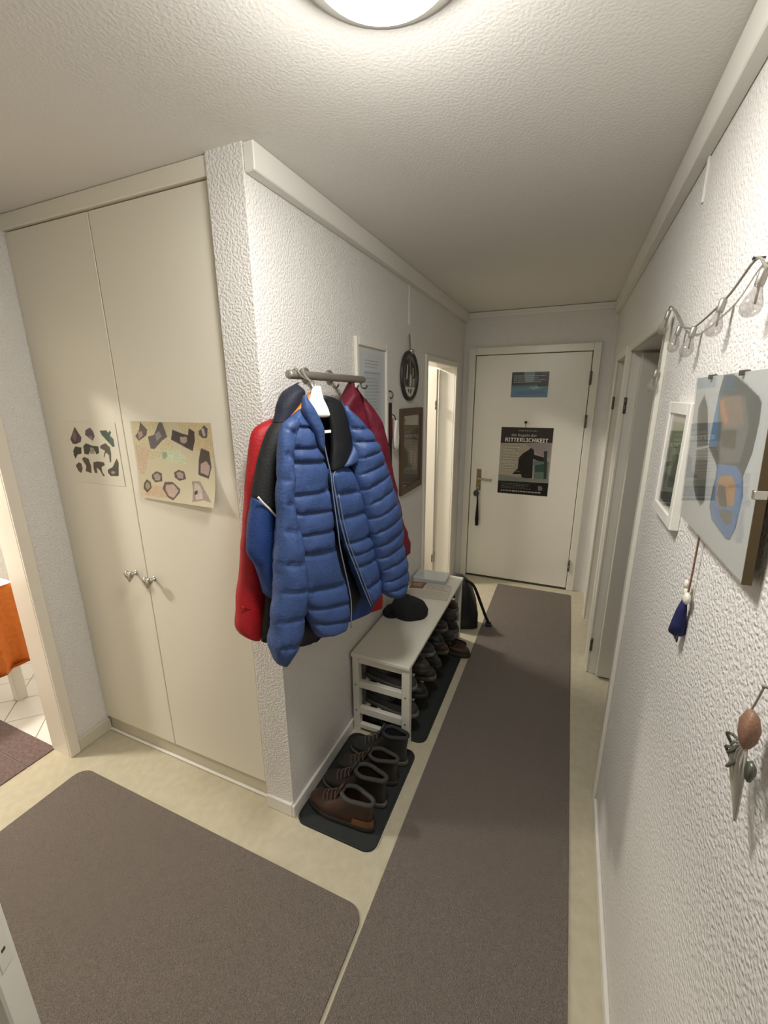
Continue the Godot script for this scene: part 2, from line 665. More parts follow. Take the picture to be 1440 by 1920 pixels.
func doors() -> void:
	# front door
	var d := setting("door_1")
	var st := mb()
	bx(st, Vector3(0.048, 0, FAR), Vector3(0.105, 2.062, FAR + 0.022), 0.004)
	bx(st, Vector3(1.006, 0, FAR), Vector3(1.062, 2.062, FAR + 0.022), 0.004)
	bx(st, Vector3(0.105, 2.003, FAR), Vector3(1.006, 2.062, FAR + 0.022), 0.004)
	bx(st, Vector3(0.095, 0, -2.86), Vector3(0.104, 2.01, FAR), 0)
	bx(st, Vector3(1.007, 0, -2.86), Vector3(1.016, 2.01, FAR), 0)
	obj("frame", st, M.paint, d)
	obj("leaf", one_box(Vector3(0.109, 0.014, FAR - 0.04), Vector3(1.002, 1.999, FAR + 0.006), 0.004), M.door, d)
	obj("threshold", one_box(Vector3(0.105, 0, FAR - 0.12), Vector3(1.006, 0.011, FAR + 0.012), 0.002), M.gap, d)
	for y in [1.80, 1.47, 0.235]:
		hinge(d, Vector3(1.006, y, FAR + 0.026), 0.1, 0.009)
	st = mb()
	bx(st, Vector3(0.163, 0.84, FAR + 0.006), Vector3(0.203, 1.035, FAR + 0.014), 0.004)
	var plate := obj("handle_plate", st, M.gold, d)
	st = mb(true)
	tube(st, smooth_path([Vector3(0.183, 0.958, FAR + 0.012), Vector3(0.183, 0.958, FAR + 0.055), Vector3(0.2, 0.957, FAR + 0.062), Vector3(0.305, 0.95, FAR + 0.06)], 4), 0.009, 10)
	obj("lever", st, M.dull_steel, plate)
	st = mb(true)
	lathe(st, [[0.0, 0.022], [0.009, 0.02], [0.011, 0.01], [0.011, 0.0]], 12, Transform3D(Basis(Vector3.RIGHT, PI / 2), Vector3(0.183, 0.868, FAR + 0.012)))
	obj("lock_cylinder", st, M.steel, plate)
	var key := thing("key_lanyard", "dark green key fob with long black tassel hanging from the front door lock", "keyring", Vector3(0.185, 0.85, FAR + 0.035))
	st = mb(true)
	tube(st, smooth_path([Vector3(0, 0.018, -0.012), Vector3(0.012, -0.005, 0.004), Vector3(0.0, -0.03, 0.006), Vector3(-0.014, -0.005, 0.004), Vector3(0, 0.018, -0.012)], 5), 0.0025, 6)
	obj("ring", st, M.steel, key)
	st = mb(true)
	lathe(st, [[0.0, 0.03], [0.018, 0.02], [0.027, 0.0], [0.022, -0.022], [0.0, -0.032]], 10, Transform3D(Basis().scaled(Vector3(1, 1, 0.45)), Vector3(-0.012, -0.03, 0.006)))
	obj("fob", st, mat("2f4237", 0.6), key)
	st = mb(true)
	tube(st, [Vector3(0, -0.05, 0.002), Vector3(0.003, -0.12, 0), Vector3(0.004, -0.2, 0), Vector3(0.004, -0.27, 0), Vector3(0.006, -0.335, 0)], [0.006, 0.008, 0.012, 0.017, 0.014], 10)
	obj("tassel", st, M.black_cloth, key)
	# lit room on the left: cream lining, leaf swung into the room
	d = setting("door_2")
	casing(d, 0.0, 0.13, -2.427, -1.668, 1.892, M.paint, 1.0, 0.04)
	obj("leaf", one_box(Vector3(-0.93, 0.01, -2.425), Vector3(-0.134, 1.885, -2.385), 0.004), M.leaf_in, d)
	for y in [0.25, 1.6]:
		hinge(d, Vector3(-0.139, y, -2.376), 0.07, 0.006)
	# first doorway on the right, leaf swung into the dark room
	d = setting("door_3")
	casing(d, W, 0.12, -1.502, -0.578, 1.887, M.paint, -1.0, 0.042)
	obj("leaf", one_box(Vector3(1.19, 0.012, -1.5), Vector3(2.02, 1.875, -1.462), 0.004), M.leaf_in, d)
	for y in [0.2, 1.62]:
		hinge(d, Vector3(1.146, y, -1.496))
	d = setting("door_4")
	casing(d, W, 0.12, -2.222, -1.688, 1.887, M.paint, -1.0, 0.042)
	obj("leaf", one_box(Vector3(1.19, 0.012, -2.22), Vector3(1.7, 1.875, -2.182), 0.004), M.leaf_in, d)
	hinge(d, Vector3(1.146, 1.62, -2.216))
	# kitchen doorway
	d = setting("door_5")
	casing(d, -1.167, 0.13, 0.178, 1.047, 1.892, M.warm_paint, 1.0, 0.045)
	# leaf standing open next to the camera, only its edge in view
	d = setting("door_6")
	d.position = Vector3(0.2, 0, 0.93)
	d.rotation.y = PI + deg_to_rad(28)
	obj("leaf", one_box(Vector3(0.0, 0.012, -0.02), Vector3(0.82, 1.98, 0.02), 0.003), M.door, d)
	st = mb()
	bx(st, Vector3(-0.0015, 0.86, -0.011), Vector3(0.004, 1.02, 0.011), 0.001)
	var lk := obj("lock_plate", st, M.paint, d)
	obj("latch", one_box(Vector3(-0.006, 0.945, -0.005), Vector3(0.002, 0.955, 0.005), 0.002), M.dull_steel, lk)
	obj("bolt", one_box(Vector3(-0.002, 0.89, -0.004), Vector3(0.002, 0.897, 0.004), 0.001), M.screw, lk)


func heart(st: SurfaceTool, c: Vector3, r: float, thick: float) -> void:
	var rings := []
	for q in [[0.75, thick], [1.0, thick * 0.6], [1.0, thick * 0.2], [0.8, 0.0]]:
		var ring := []
		for k in 24:
			var a := TAU * k / 24
			var x := 16 * pow(sin(a), 3) / 17.0
			var y := (13 * cos(a) - 5 * cos(2 * a) - 2 * cos(3 * a) - cos(4 * a)) / 17.0
			ring.append(c + Vector3(x * r * q[0], y * r * q[0], q[1]))
		rings.append(ring)
	skin(st, rings)


func wardrobe() -> void:
	var o := thing("wardrobe", "tall built-in cream wardrobe with two flat doors and heart knobs", "wardrobe", Vector3(-0.65, 0, -0.3))
	var B := Vector3(-0.65, 0, -0.3)
	var st := mb()
	bx(st, Vector3(-1.165, 0.085, -0.69) - B, Vector3(-1.15, 2.285, -0.02) - B)
	bx(st, Vector3(-0.147, 0.0, -0.69) - B, Vector3(-0.132, 2.285, -0.02) - B)
	bx(st, Vector3(-1.165, 0.085, -0.69) - B, Vector3(-0.132, 0.1, -0.05) - B)
	bx(st, Vector3(-1.15, 0.1, -0.69) - B, Vector3(-0.147, 2.285, -0.68) - B)
	obj("carcass", st, M.wardrobe, o)
	obj("plinth", one_box(Vector3(-1.165, 0, -0.05) - B, Vector3(-0.132, 0.083, -0.03) - B, 0.002), mat("cbc4b0", 0.5), o)
	obj("floor_bead", one_box(Vector3(-1.165, 0, -0.03) - B, Vector3(-0.132, 0.012, -0.017) - B, 0.004), M.trim, o)
	obj("top_board", one_box(Vector3(-1.165, 2.286, -0.05) - B, Vector3(-0.132, H - 0.001, -0.006) - B, 0.003), M.wardrobe, o)
	obj("edge_strip", one_box(Vector3(-0.146, 0.086, -0.04) - B, Vector3(-0.132, 2.283, -0.012) - B, 0.003), M.trim, o)
	for s in [[-1.151, -0.681, -0.748, 0.952], [-0.677, -0.150, -0.640, 0.942]]:
		var dr := obj("door", one_box(Vector3(s[0], 0.088, -0.038) - B, Vector3(s[1], 2.282, -0.018) - B, 0.002), M.wardrobe, o)
		st = mb(true)
		var kp := Vector3(s[2], s[3], -0.018) - B
		lathe(st, [[0.012, 0.0], [0.008, 0.004], [0.0065, 0.02], [0.0065, 0.03]], 12, Transform3D(Basis(Vector3.RIGHT, PI / 2), kp))
		heart(st, kp + Vector3(0, 0, 0.026), 0.029, 0.013)
		obj("heart_knob", st, M.steel, dr)
	# two printed sheets taped to the doors
	var im := img(310, 250, "e6e0cf")
	for p in SMALL_SHEET:
		ink(im, p)
	var s1 := obj("animal_print", sheet(Vector3(-1.03, 1.58, -0.0165), Vector3(0.31, 0, 0), Vector3(0, -0.25, 0)), printed(im))
	tag(s1, "small cream sheet with rows of dark green and brown figures on wardrobe", "poster")
	im = img(410, 290, "cdc2a4")
	for p in LARGE_SHEET:
		ink(im, p)
	var s2 := obj("animal_print", sheet(Vector3(-0.632, 1.588, -0.0165), Vector3(0.395, 0, 0), Vector3(0, -0.293, 0), 10, 12, 0.022), printed(im))
	tag(s2, "larger tan sheet with brown and grey figures, lower edge curling off wardrobe", "poster")


const SMALL_SHEET := [
	["54423f",0.204,0.08,0.246,0.15,0.304,0.248,0.277,0.321,0.156,0.367,0.093,0.359,0.064,0.287,0.137,0.182],
	["7b6065",0.185,0.138,0.213,0.209,0.179,0.311,0.111,0.285,0.117,0.227],
	["5e4e58",0.511,0.085,0.56,0.14,0.577,0.217,0.524,0.296,0.478,0.27,0.387,0.202,0.413,0.131],
	["8d7f80",0.455,0.214,0.523,0.226,0.517,0.29,0.47,0.263],
	["3d5548",0.692,0.129,0.821,0.118,0.846,0.158,0.879,0.123,0.907,0.149,0.871,0.199,0.927,0.252,0.927,0.369,0.885,0.371,0.782,0.264,0.713,0.191],
	["5b5c4f",0.835,0.214,0.917,0.259,0.923,0.348,0.856,0.31],
	["37382a",0.138,0.401,0.263,0.417,0.238,0.52,0.161,0.532,0.096,0.611,0.073,0.552,0.077,0.478],
	["40432c",0.305,0.393,0.372,0.339,0.488,0.376,0.611,0.378,0.604,0.485,0.545,0.514,0.524,0.454,0.434,0.458,0.382,0.527,0.303,0.517],
	["9c9283",0.438,0.4,0.516,0.411,0.512,0.505,0.422,0.51],
	["5f5648",0.658,0.361,0.761,0.321,0.833,0.381,0.838,0.479,0.807,0.623,0.781,0.624,0.789,0.51,0.737,0.47,0.682,0.566,0.68,0.538,0.726,0.443,0.64,0.405],
	["61493c",0.067,0.725,0.147,0.667,0.198,0.686,0.206,0.768,0.159,0.847,0.11,0.821],
	["51442f",0.228,0.602,0.281,0.569,0.367,0.594,0.394,0.71,0.373,0.837,0.314,0.82,0.261,0.809,0.292,0.717],
	["4f4537",0.453,0.647,0.538,0.626,0.659,0.633,0.676,0.675,0.597,0.717,0.597,0.797,0.636,0.86,0.6,0.863,0.551,0.764,0.496,0.732,0.494,0.82,0.44,0.825,0.433,0.736],
	["4f4c40",0.711,0.752,0.817,0.701,0.922,0.558,0.951,0.62,0.907,0.838,0.751,0.851,0.709,0.803],
	["a29a90",0.765,0.784,0.822,0.758,0.857,0.791,0.792,0.818],
]
const LARGE_SHEET := [
	["c9bd97",0.041,-0.018,0.47,-0.019,0.535,0.387,0.211,0.482,0.034,0.309],
	["c8b093",0.018,0.292,0.212,0.354,0.097,0.679,0.03,0.685],
	["cbb98f",0.589,-0.022,1.036,-0.033,1.013,0.423,0.794,0.318],
	["c9ae8e",0.189,0.812,0.353,0.823,0.388,0.961,0.053,0.963],
	["5d4a44",0.134,0.007,0.215,0.102,0.194,0.174,0.081,0.247,0.039,0.19,0.103,0.115],
	["a08d7c",0.081,0.134,0.138,0.123,0.148,0.176,0.085,0.224],
	["5c5352",0.21,0.191,0.296,0.161,0.38,0.009,0.423,0.008,0.464,0.18,0.382,0.237,0.278,0.341,0.224,0.34],
	["8d8684",0.306,0.152,0.373,0.114,0.39,0.183,0.32,0.24],
	["3e2f2e",0.54,0.09,0.668,0.137,0.724,0.151,0.743,0.066,0.806,0.106,0.799,0.207,0.759,0.338,0.689,0.308,0.603,0.26,0.507,0.213],
	["a3988c",0.622,0.173,0.705,0.169,0.706,0.229,0.662,0.257,0.622,0.242],
	["5c4c4a",0.859,0.096,0.93,0.027,0.965,0.067,0.945,0.175,0.89,0.178,0.855,0.138],
	["b8b3a8",0.886,0.07,0.919,0.06,0.933,0.143,0.908,0.16],
	["c4cbaa",0.373,0.362,0.455,0.339,0.609,0.338,0.665,0.431,0.647,0.512,0.538,0.494,0.433,0.502,0.369,0.452],
	["8ea184",0.372,0.371,0.425,0.368,0.435,0.421,0.384,0.469,0.363,0.435],
	["4a3d34",0.861,0.297,0.952,0.334,0.965,0.512,0.925,0.663,0.8,0.623,0.821,0.437],
	["b19a92",0.839,0.488,0.908,0.448,0.949,0.513,0.921,0.629,0.828,0.594],
	["54483f",0.191,0.68,0.263,0.626,0.332,0.648,0.331,0.75,0.232,0.775,0.193,0.727],
	["a2958a",0.214,0.677,0.269,0.649,0.315,0.677,0.301,0.739,0.236,0.751],
	["52463d",0.495,0.624,0.561,0.582,0.627,0.603,0.648,0.691,0.561,0.722,0.504,0.687],
	["a39389",0.52,0.631,0.567,0.604,0.615,0.631,0.608,0.69,0.547,0.692],
	["534634",0.068,0.806,0.115,0.744,0.167,0.777,0.174,0.852,0.106,0.927,0.057,0.875],
	["9e9377",0.098,0.793,0.138,0.78,0.157,0.845,0.112,0.888,0.084,0.852],
	["5b4a41",0.362,0.756,0.47,0.745,0.565,0.827,0.559,0.874,0.475,0.978,0.399,0.95,0.327,0.845],
	["bda294",0.375,0.792,0.476,0.772,0.545,0.848,0.479,0.949,0.41,0.929,0.367,0.85],
	["9c8a80",0.715,0.711,0.816,0.701,0.864,0.785,0.968,0.942,0.873,0.927,0.728,0.964,0.728,0.818],
	["c3b1a6",0.746,0.735,0.796,0.73,0.838,0.797,0.858,0.911,0.773,0.931,0.745,0.816],
	["3e2a28",0.751,0.834,0.787,0.811,0.79,0.856,0.754,0.879],
]
const CLIP_PRINT := [
	["343c3b",0.426,0.001,0.552,0.005,0.689,0.052,0.856,0.121,0.892,0.15,0.899,0.243,0.882,0.388,0.829,0.512,0.845,0.547,0.858,0.627,0.843,0.776,0.803,0.858,0.755,0.873,0.547,0.837,0.489,0.775,0.499,0.643,0.533,0.562,0.502,0.517,0.346,0.43,0.363,0.274,0.39,0.099],
	["234f6a",0.431,0.011,0.548,0.01,0.596,0.1,0.406,0.099],
	["3f78a4",0.393,0.105,0.456,0.108,0.454,0.292,0.466,0.413,0.346,0.43,0.363,0.274],
	["5d5f5e",0.396,0.111,0.718,0.117,0.807,0.267,0.777,0.451,0.584,0.494,0.472,0.425],
	["7d6a5c",0.436,0.13,0.674,0.122,0.762,0.265,0.489,0.301],
	["b07a58",0.412,0.143,0.472,0.142,0.57,0.258,0.543,0.29,0.448,0.217],
	["221e19",0.51,0.312,0.686,0.294,0.702,0.395,0.539,0.402],
	["4674a8",0.513,0.508,0.739,0.475,0.813,0.504,0.864,0.603,0.832,0.78,0.801,0.853,0.752,0.867,0.547,0.837,0.503,0.777,0.514,0.639],
	["a87b48",0.548,0.578,0.7,0.53,0.769,0.566,0.784,0.679,0.611,0.735,0.555,0.687],
	["33261a",0.568,0.618,0.654,0.608,0.714,0.702,0.625,0.731,0.563,0.671],
	["5a5c54",0.606,0.756,0.771,0.707,0.792,0.778,0.706,0.804],
	["55544f",0.153,0.112,0.242,0.193,0.334,0.425,0.147,0.466,0.095,0.331,0.077,0.199],
	["7c7a73",0.144,0.482,0.341,0.438,0.36,0.51,0.162,0.554],
	["262d2b",0.158,0.547,0.36,0.51,0.385,0.665,0.401,0.767,0.348,0.817,0.245,0.785,0.167,0.706],
]
const DOOR_PRINT := [
	["2b211e",0.0,0.0,1.0,0.0,1.0,0.21,0.0,0.236],
	["a39c8c",0.0,0.236,1.0,0.215,1.0,0.799,0.0,0.786],
	["8d8484",0.502,0.233,0.986,0.215,0.975,0.43,0.746,0.388],
	["5f6f68",0.676,0.472,0.968,0.481,0.979,0.778,0.708,0.751],
	["2e4a40",0.711,0.543,0.92,0.514,0.935,0.636,0.723,0.646],
	["16120d",0.566,0.323,0.602,0.291,0.665,0.32,0.68,0.39,0.869,0.424,0.877,0.485,0.77,0.479,0.667,0.452,0.68,0.742,0.476,0.752,0.456,0.689,0.276,0.698,0.378,0.609,0.388,0.442,0.463,0.377],
	["2b3632",0.858,0.334,0.923,0.332,0.953,0.78,0.907,0.782],
	["7a8078",0.0,0.71,0.681,0.752,1.0,0.737,1.0,0.789,0.0,0.807],
	["100d0a",0.0,0.807,1.0,0.799,1.0,1.0,0.0,1.0],
]


func rugs() -> void:
	var st := mb()
	slab(st, -1.04, 0.417, 0.19, 1.75, 0.0, 0.007, 0.055)
	tag(obj("hall_rug", st, M.rug), "wide taupe rug with rounded corners in the hall", "rug")
	st = mb()
	slab(st, 0.43, 1.047, -2.6, 1.75, 0.0, 0.007, 0.012)
	tag(obj("runner_rug", st, M.rug), "long taupe runner down the corridor to the front door", "rug")
	for q in [["shoe_mat", 0.016, 0.368, -0.497, 0.022, "black rubber mat under the four shoes at wall corner"], ["shoe_mat", 0.016, 0.385, -1.545, -0.556, "long black rubber mat lying under the shoe bench"]]:
		var o := thing(q[0], q[5], "mat", Vector3((q[1] + q[2]) / 2, 0, (q[3] + q[4]) / 2))
		var hx: float = (q[2] - q[1]) / 2
		var hz: float = (q[4] - q[3]) / 2
		st = mb()
		slab(st, -hx, hx, -hz, hz, 0.0, 0.004, 0.045)
		obj("tray", st, M.rubber, o)
		st = mb(true)
		var path := []
		for c in [[hx, hz, 0], [-hx, hz, 1], [-hx, -hz, 2], [hx, -hz, 3]]:
			for k in 7:
				var a: float = PI / 2 * (c[2] + k / 6.0)
				path.append(Vector3(c[0] - signf(c[0]) * 0.045 + cos(a) * 0.041, 0.005, c[1] - signf(c[1]) * 0.045 + sin(a) * 0.041))
		path.append(path[0])
		tube(st, path, 0.0045, 6, false)
		obj("rim", st, M.rubber, o)


# ---------------------------------------------------------------- shoes
# heel at x = 0, toe towards +x, sole on y = 0
func shoe_ring(y: float, x0: float, x1: float, w: float, grow := 0.0) -> Array:
	var ring := []
	var len := x1 - x0
	for k in 28:
		var a := TAU * k / 28
		var cx := cos(a)
		var t := (cx + 1) / 2
		var wid := w * (0.72 + 0.34 * smoothstep(0.25, 0.75, t)) * (1.0 if len > 0.2 else 0.95)
		var sz := signf(sin(a)) * pow(absf(sin(a)), 0.75)
		ring.append(Vector3(x0 - grow + (len + 2 * grow) * t, y, sz * (wid + grow)))
	return ring


func make_shoe(o: Node3D, L: float, hgt: float, upper: Material, pad: Material, sole: Material, heel_m: Material = null, lace := true) -> void:
	var st := mb(true)
	var w := 0.046
	skin(st, [shoe_ring(0.0, 0.004, L - 0.006, w), shoe_ring(0.006, 0, L, w, 0.002), shoe_ring(0.018, 0, L, w, 0.002), shoe_ring(0.026, 0.003, L - 0.003, w)])
	obj("sole", st, sole, o)
	var s := hgt / 0.13
	st = mb(true)
	var rings := [shoe_ring(0.024, 0.004, L - 0.004, w), shoe_ring(0.04, 0.003, L - 0.006, w * 1.02), shoe_ring(0.055, 0.004, L - 0.02, w * 0.98), shoe_ring(0.066, 0.006, L - 0.06, w * 0.9), shoe_ring(0.075 * s, 0.006, L - 0.1, w * 0.85), shoe_ring(0.092 * s, 0.004, L - 0.132, w * 0.82), shoe_ring(0.11 * s, 0.0, L - 0.155, w * 0.82), shoe_ring(hgt, -0.003, L - 0.165, w * 0.85)]
	skin(st, rings, false, false)
	# inside of the leg
	skin(st, [shoe_ring(hgt, 0.006, L - 0.175, w * 0.68), shoe_ring(hgt * 0.75, 0.01, L - 0.165, w * 0.62), shoe_ring(0.035, 0.014, L - 0.14, w * 0.6)], false, true, true)
	obj("upper", st, upper, o)
	st = mb(true)
	var rim := shoe_ring(hgt, 0.0015, L - 0.17, w * 0.765)
	rim.append(rim[0])
	tube(st, rim, 0.009, 8, false)
	obj("collar", st, pad, o)
	st = mb(true)
	skin(st, [shoe_ring(0.036, 0.012, L - 0.14, w * 0.6), shoe_ring(0.04, 0.03, L - 0.16, w * 0.4)])
	obj("insole", st, M.lining, o)
	# tongue standing up at the front of the opening
	st = mb(true)
	var xt := L - 0.165
	var tr := []
	for q in [[xt + 0.045, 0.075 * s, 0.024], [xt + 0.018, 0.1 * s, 0.025], [xt + 0.004, hgt, 0.025], [xt - 0.004, hgt + 0.02, 0.022], [xt - 0.007, hgt + 0.027, 0.012]]:
		var ring := []
		for k in 12:
			var a := TAU * k / 12
			ring.append(Vector3(q[0] + cos(a) * 0.006, q[1] + cos(a) * 0.003, sin(a) * q[2]))
		tr.append(ring)
	skin(st, tr)
	obj("tongue", st, upper, o)
	if lace:
		for i in 4:
			var x := L - 0.082 - i * 0.02
			var y := (0.069 + i * 0.0125 * s) * 1.0 + (s - 1) * 0.05
			st = mb(true)
			tube(st, smooth_path([Vector3(x - 0.006, y - 0.006, -0.028), Vector3(x + 0.004, y + 0.006, -0.01), Vector3(x + 0.004, y + 0.006, 0.01), Vector3(x - 0.006, y - 0.006, 0.028)], 3), 0.0025, 6)
			obj("lace", st, M.lace, o)
	if heel_m:
		st = mb(true)
		var a1 := []
		var b1 := []
		for k in range(9, 20):
			a1.append(shoe_ring(0.027, 0.004, L - 0.004, w, 0.003)[k])
			b1.append(shoe_ring(0.06, 0.005, L - 0.05, w * 0.93, 0.003)[k])
		for k in a1.size() - 1:
			poly(st, [a1[k], a1[k + 1], b1[k + 1], b1[k]], a1[k] - Vector3(L / 2, 0.03, 0))
		obj("heel_patch", st, heel_m, o)


func bench() -> void:
	var o := thing("shoe_bench", "white wooden shoe bench with two slatted shelves along the left wall", "bench", Vector3(0.162, 0, -1.05))
	var B := Vector3(0.162, 0, -1.05)
	obj("top", one_box(Vector3(0.0135, 0.441, -1.6) - B, Vector3(0.322, 0.462, -0.5) - B, 0.004), M.white_wood, o)
	for z in [[-0.548, -0.512], [-1.588, -1.552]]:
		for x in [[0.016, 0.05], [0.278, 0.318]]:
			var leg := obj("leg", one_box(Vector3(x[0], 0.0, z[0]) - B, Vector3(x[1], 0.44, z[1]) - B, 0.002), M.white_wood, o)
			for y in [0.28, 0.128]:
				var st := mb(true)
				lathe(st, [[0.0, 0.0015], [0.004, 0.001], [0.005, -0.001]], 8, Transform3D(Basis(Vector3.RIGHT, PI / 2), Vector3((x[0] + x[1]) / 2, y, z[1]) - B))
				obj("screw", st, M.screw, leg)
		for y in [[0.402, 0.44], [0.262, 0.3], [0.108, 0.149], [0.02, 0.045]]:
			obj("rung", one_box(Vector3(0.05, y[0], z[0] + 0.006) - B, Vector3(0.278, y[1], z[1] - 0.006) - B, 0.002), M.white_wood, o)
	for y in [0.264, 0.112]:
		for x in [0.07, 0.135, 0.2, 0.265]:
			obj("shelf_slat", one_box(Vector3(x - 0.011, y, -1.552) - B, Vector3(x + 0.011, y + 0.016, -0.548) - B, 0.002), M.white_wood, o)
	# shoes on the mat in front of the bench, toes to the wall
	var kinds := [
		[-0.062, 0.335, 3.06, 0.31, 0.14, M.leather_brown, M.pad, M.sole, M.tan, "brown leather hiking shoe, nearest of the four on the mat"],
		[-0.178, 0.34, 3.1, 0.31, 0.145, M.leather_dark, M.pad, M.sole_grey, null, "dark brown hiking shoe, second from the wall corner on the mat"],
		[-0.296, 0.345, 3.2, 0.3, 0.135, M.leather_dark, M.pad, M.sole, null, "dark low walking shoe, third from the wall corner on the mat"],
		[-0.412, 0.35, 3.18, 0.29, 0.16, M.leather_grey, M.pad_dark, M.sole_grey, null, "black ankle shoe, farthest on the mat against the bench end"]]
	for k in kinds:
		var s := thing("shoe", k[9], "shoe", Vector3(k[1], 0.0045, k[0]), k[2], "shoes on the black mat")
		make_shoe(s, k[3], k[4], k[5], k[6], k[7], k[8])
	# shoes on the two shelves, toes outwards
	var pos := ["nearest the camera", "second from the near end", "third from the near end", "in the middle", "third from the far end", "next to the far end", "at the far end"]
	var um := [M.leather_grey, M.leather_dark, M.leather_grey, M.black_nylon, M.leather_dark, M.leather_grey, M.leather_brown]
	for lv in 2:
		for i in 7:
			var y: float = [0.28, 0.128][lv]
			var s := thing("shoe", "dark shoe on the %s shelf of the bench, %s" % [["upper", "lower"][lv], pos[i]], "shoe", Vector3(0.045 + 0.008 * (i % 2), y + 0.0005, -0.605 - i * 0.142), 0.05 * (i % 3 - 1), "shoes on the bench shelves")
			make_shoe(s, 0.285 + 0.01 * ((i + lv) % 2), 0.1, um[(i + lv * 2) % 7], M.pad_dark if (i + lv) % 3 else M.pad, M.sole if i % 2 else M.sole_grey, null, false)
	var sb := thing("shoe", "brown walking boot on the floor by the far bench leg", "shoe", Vector3(0.14, 0.0045, -1.4), -0.1)
	make_shoe(sb, 0.3, 0.08, M.leather_brown, M.pad_dark, M.sole, M.tan)
	# cap on the bench
	var c := thing("cap", "black cloth peaked cap lying on the white bench", "cap", Vector3(0.125, 0.4625, -0.985), 0.15)
	var st := mb(true)
	var rings := []
	for q in [[0.0, 1.0], [0.02, 1.06], [0.045, 1.06], [0.07, 0.93], [0.09, 0.68], [0.1, 0.35]]:
		var ring := []
		for k in 26:
			var a := TAU * k / 26
			var rr: float = q[1] * (1.0 + 0.06 * sin(3 * a + q[0] * 30) + 0.04 * sin(5 * a))
			ring.append(Vector3(0.02 + cos(a) * 0.098 * rr, q[0] * (1 + 0.25 * cos(a - 2.5)), sin(a) * 0.105 * rr))
		rings.append(ring)
	skin(st, rings)
	obj("crown", st, M.black_cloth, c)
	st = mb(true)
	rings = []
	for q in [[0.0, 1.0, 0.001], [0.5, 0.97, 0.012], [1.0, 0.5, 0.016]]:
		var ring := []
		for k in 20:
			var a := TAU * k / 20
			ring.append(Vector3(-0.075 + cos(a) * 0.06 * q[1], q[2], 0.01 + sin(a) * 0.085 * q[1]))
		rings.append(ring)
	skin(st, rings)
	obj("peak", st, M.black_cloth, c)
	# papers and a clear tray at the far end of the bench
	var im := img(256, 200, "cfc8bb")
	ink(im, ["7a5648", 0.0, 0.0, 0.38, 0.0, 0.34, 0.45, 0.0, 0.5])
	ink(im, ["a08472", 0.05, 0.08, 0.3, 0.05, 0.26, 0.3, 0.06, 0.3])
	small_print(im, "8d857b", 0.4, 0.96, 0.08, 0.5, 7, 4)
	small_print(im, "9a9185", 0.05, 0.95, 0.55, 0.95, 9, 5)
	var mg := thing("magazine", "open newspaper with a brown photo lying on the bench", "newspaper", Vector3(0.165, 0.462, -1.3), 0.12)
	obj("pages", one_box(Vector3(-0.132, 0, -0.105), Vector3(0.132, 0.007, 0.105), 0.002), mat("cdc6b8", 0.7), mg)
	obj("cover", sheet(Vector3(-0.132, 0.0078, -0.105), Vector3(0.264, 0, 0), Vector3(0, 0, 0.21)), printed(im), mg)
	var tr := thing("plastic_tray", "shallow pale grey plastic tray at the far end of bench", "tray", Vector3(0.125, 0.462, -1.49), 0.05)
	st = mb()
	bx(st, Vector3(-0.11, 0, -0.075), Vector3(0.11, 0.004, 0.075), 0.001)
	for q in [[-0.11, -0.075, 0.11, -0.071], [-0.11, 0.071, 0.11, 0.075], [-0.11, -0.075, -0.106, 0.075], [0.106, -0.075, 0.11, 0.075]]:
		bx(st, Vector3(q[0], 0, q[1]), Vector3(q[2], 0.024, q[3]), 0.001)
	obj("base", st, mat("b9bcbc", 0.2), tr)
	obj("lid", one_box(Vector3(-0.112, 0.0245, -0.077), Vector3(0.112, 0.029, 0.077), 0.002), mat("c6cacb", 0.15), tr)
	# bag behind the bench
	var bg := thing("backpack", "small black backpack standing on the floor behind the bench end", "bag", Vector3(0.29, 0, -1.77), 0.2)
	st = mb(true)
	rings = []
	for q in [[0.0, 0.82, 0.8], [0.015, 0.98, 1.0], [0.1, 1.04, 1.08], [0.2, 1.0, 1.0], [0.3, 0.86, 0.8], [0.37, 0.6, 0.52], [0.4, 0.3, 0.25]]:
		var ring := []
		for k in 24:
			var a := TAU * k / 24
			var n := 1 + 0.07 * sin(4 * a + q[0] * 12)
			ring.append(Vector3(signf(cos(a)) * pow(absf(cos(a)), 0.6) * 0.115 * q[1] * n - q[0] * 0.12, q[0], signf(sin(a)) * pow(absf(sin(a)), 0.6) * 0.085 * q[2] * n))
		rings.append(ring)
	skin(st, rings)
	obj("body", st, M.black_nylon, bg)
	st = mb(true)
	tube(st, smooth_path([Vector3(0.0, 0.38, 0.02), Vector3(0.07, 0.34, 0.03), Vector3(0.13, 0.2, 0.03), Vector3(0.17, 0.09, 0.01), Vector3(0.2, 0.02, -0.01)], 5), 0.011, 8)
	obj("strap", st, M.black_cloth, bg)
	st = mb()
	bx(st, Vector3(0.17, 0.012, -0.03), Vector3(0.215, 0.03, 0.02), 0.004)
	obj("buckle", st, M.dark, bg)


func polyline(st: SurfaceTool, p: Array, z: float, r: float) -> void:
	var pts := []
	for q in p:
		pts.append(Vector3(q[0], q[1], z))
	tube(st, smooth_path(pts, 4), r, 6)


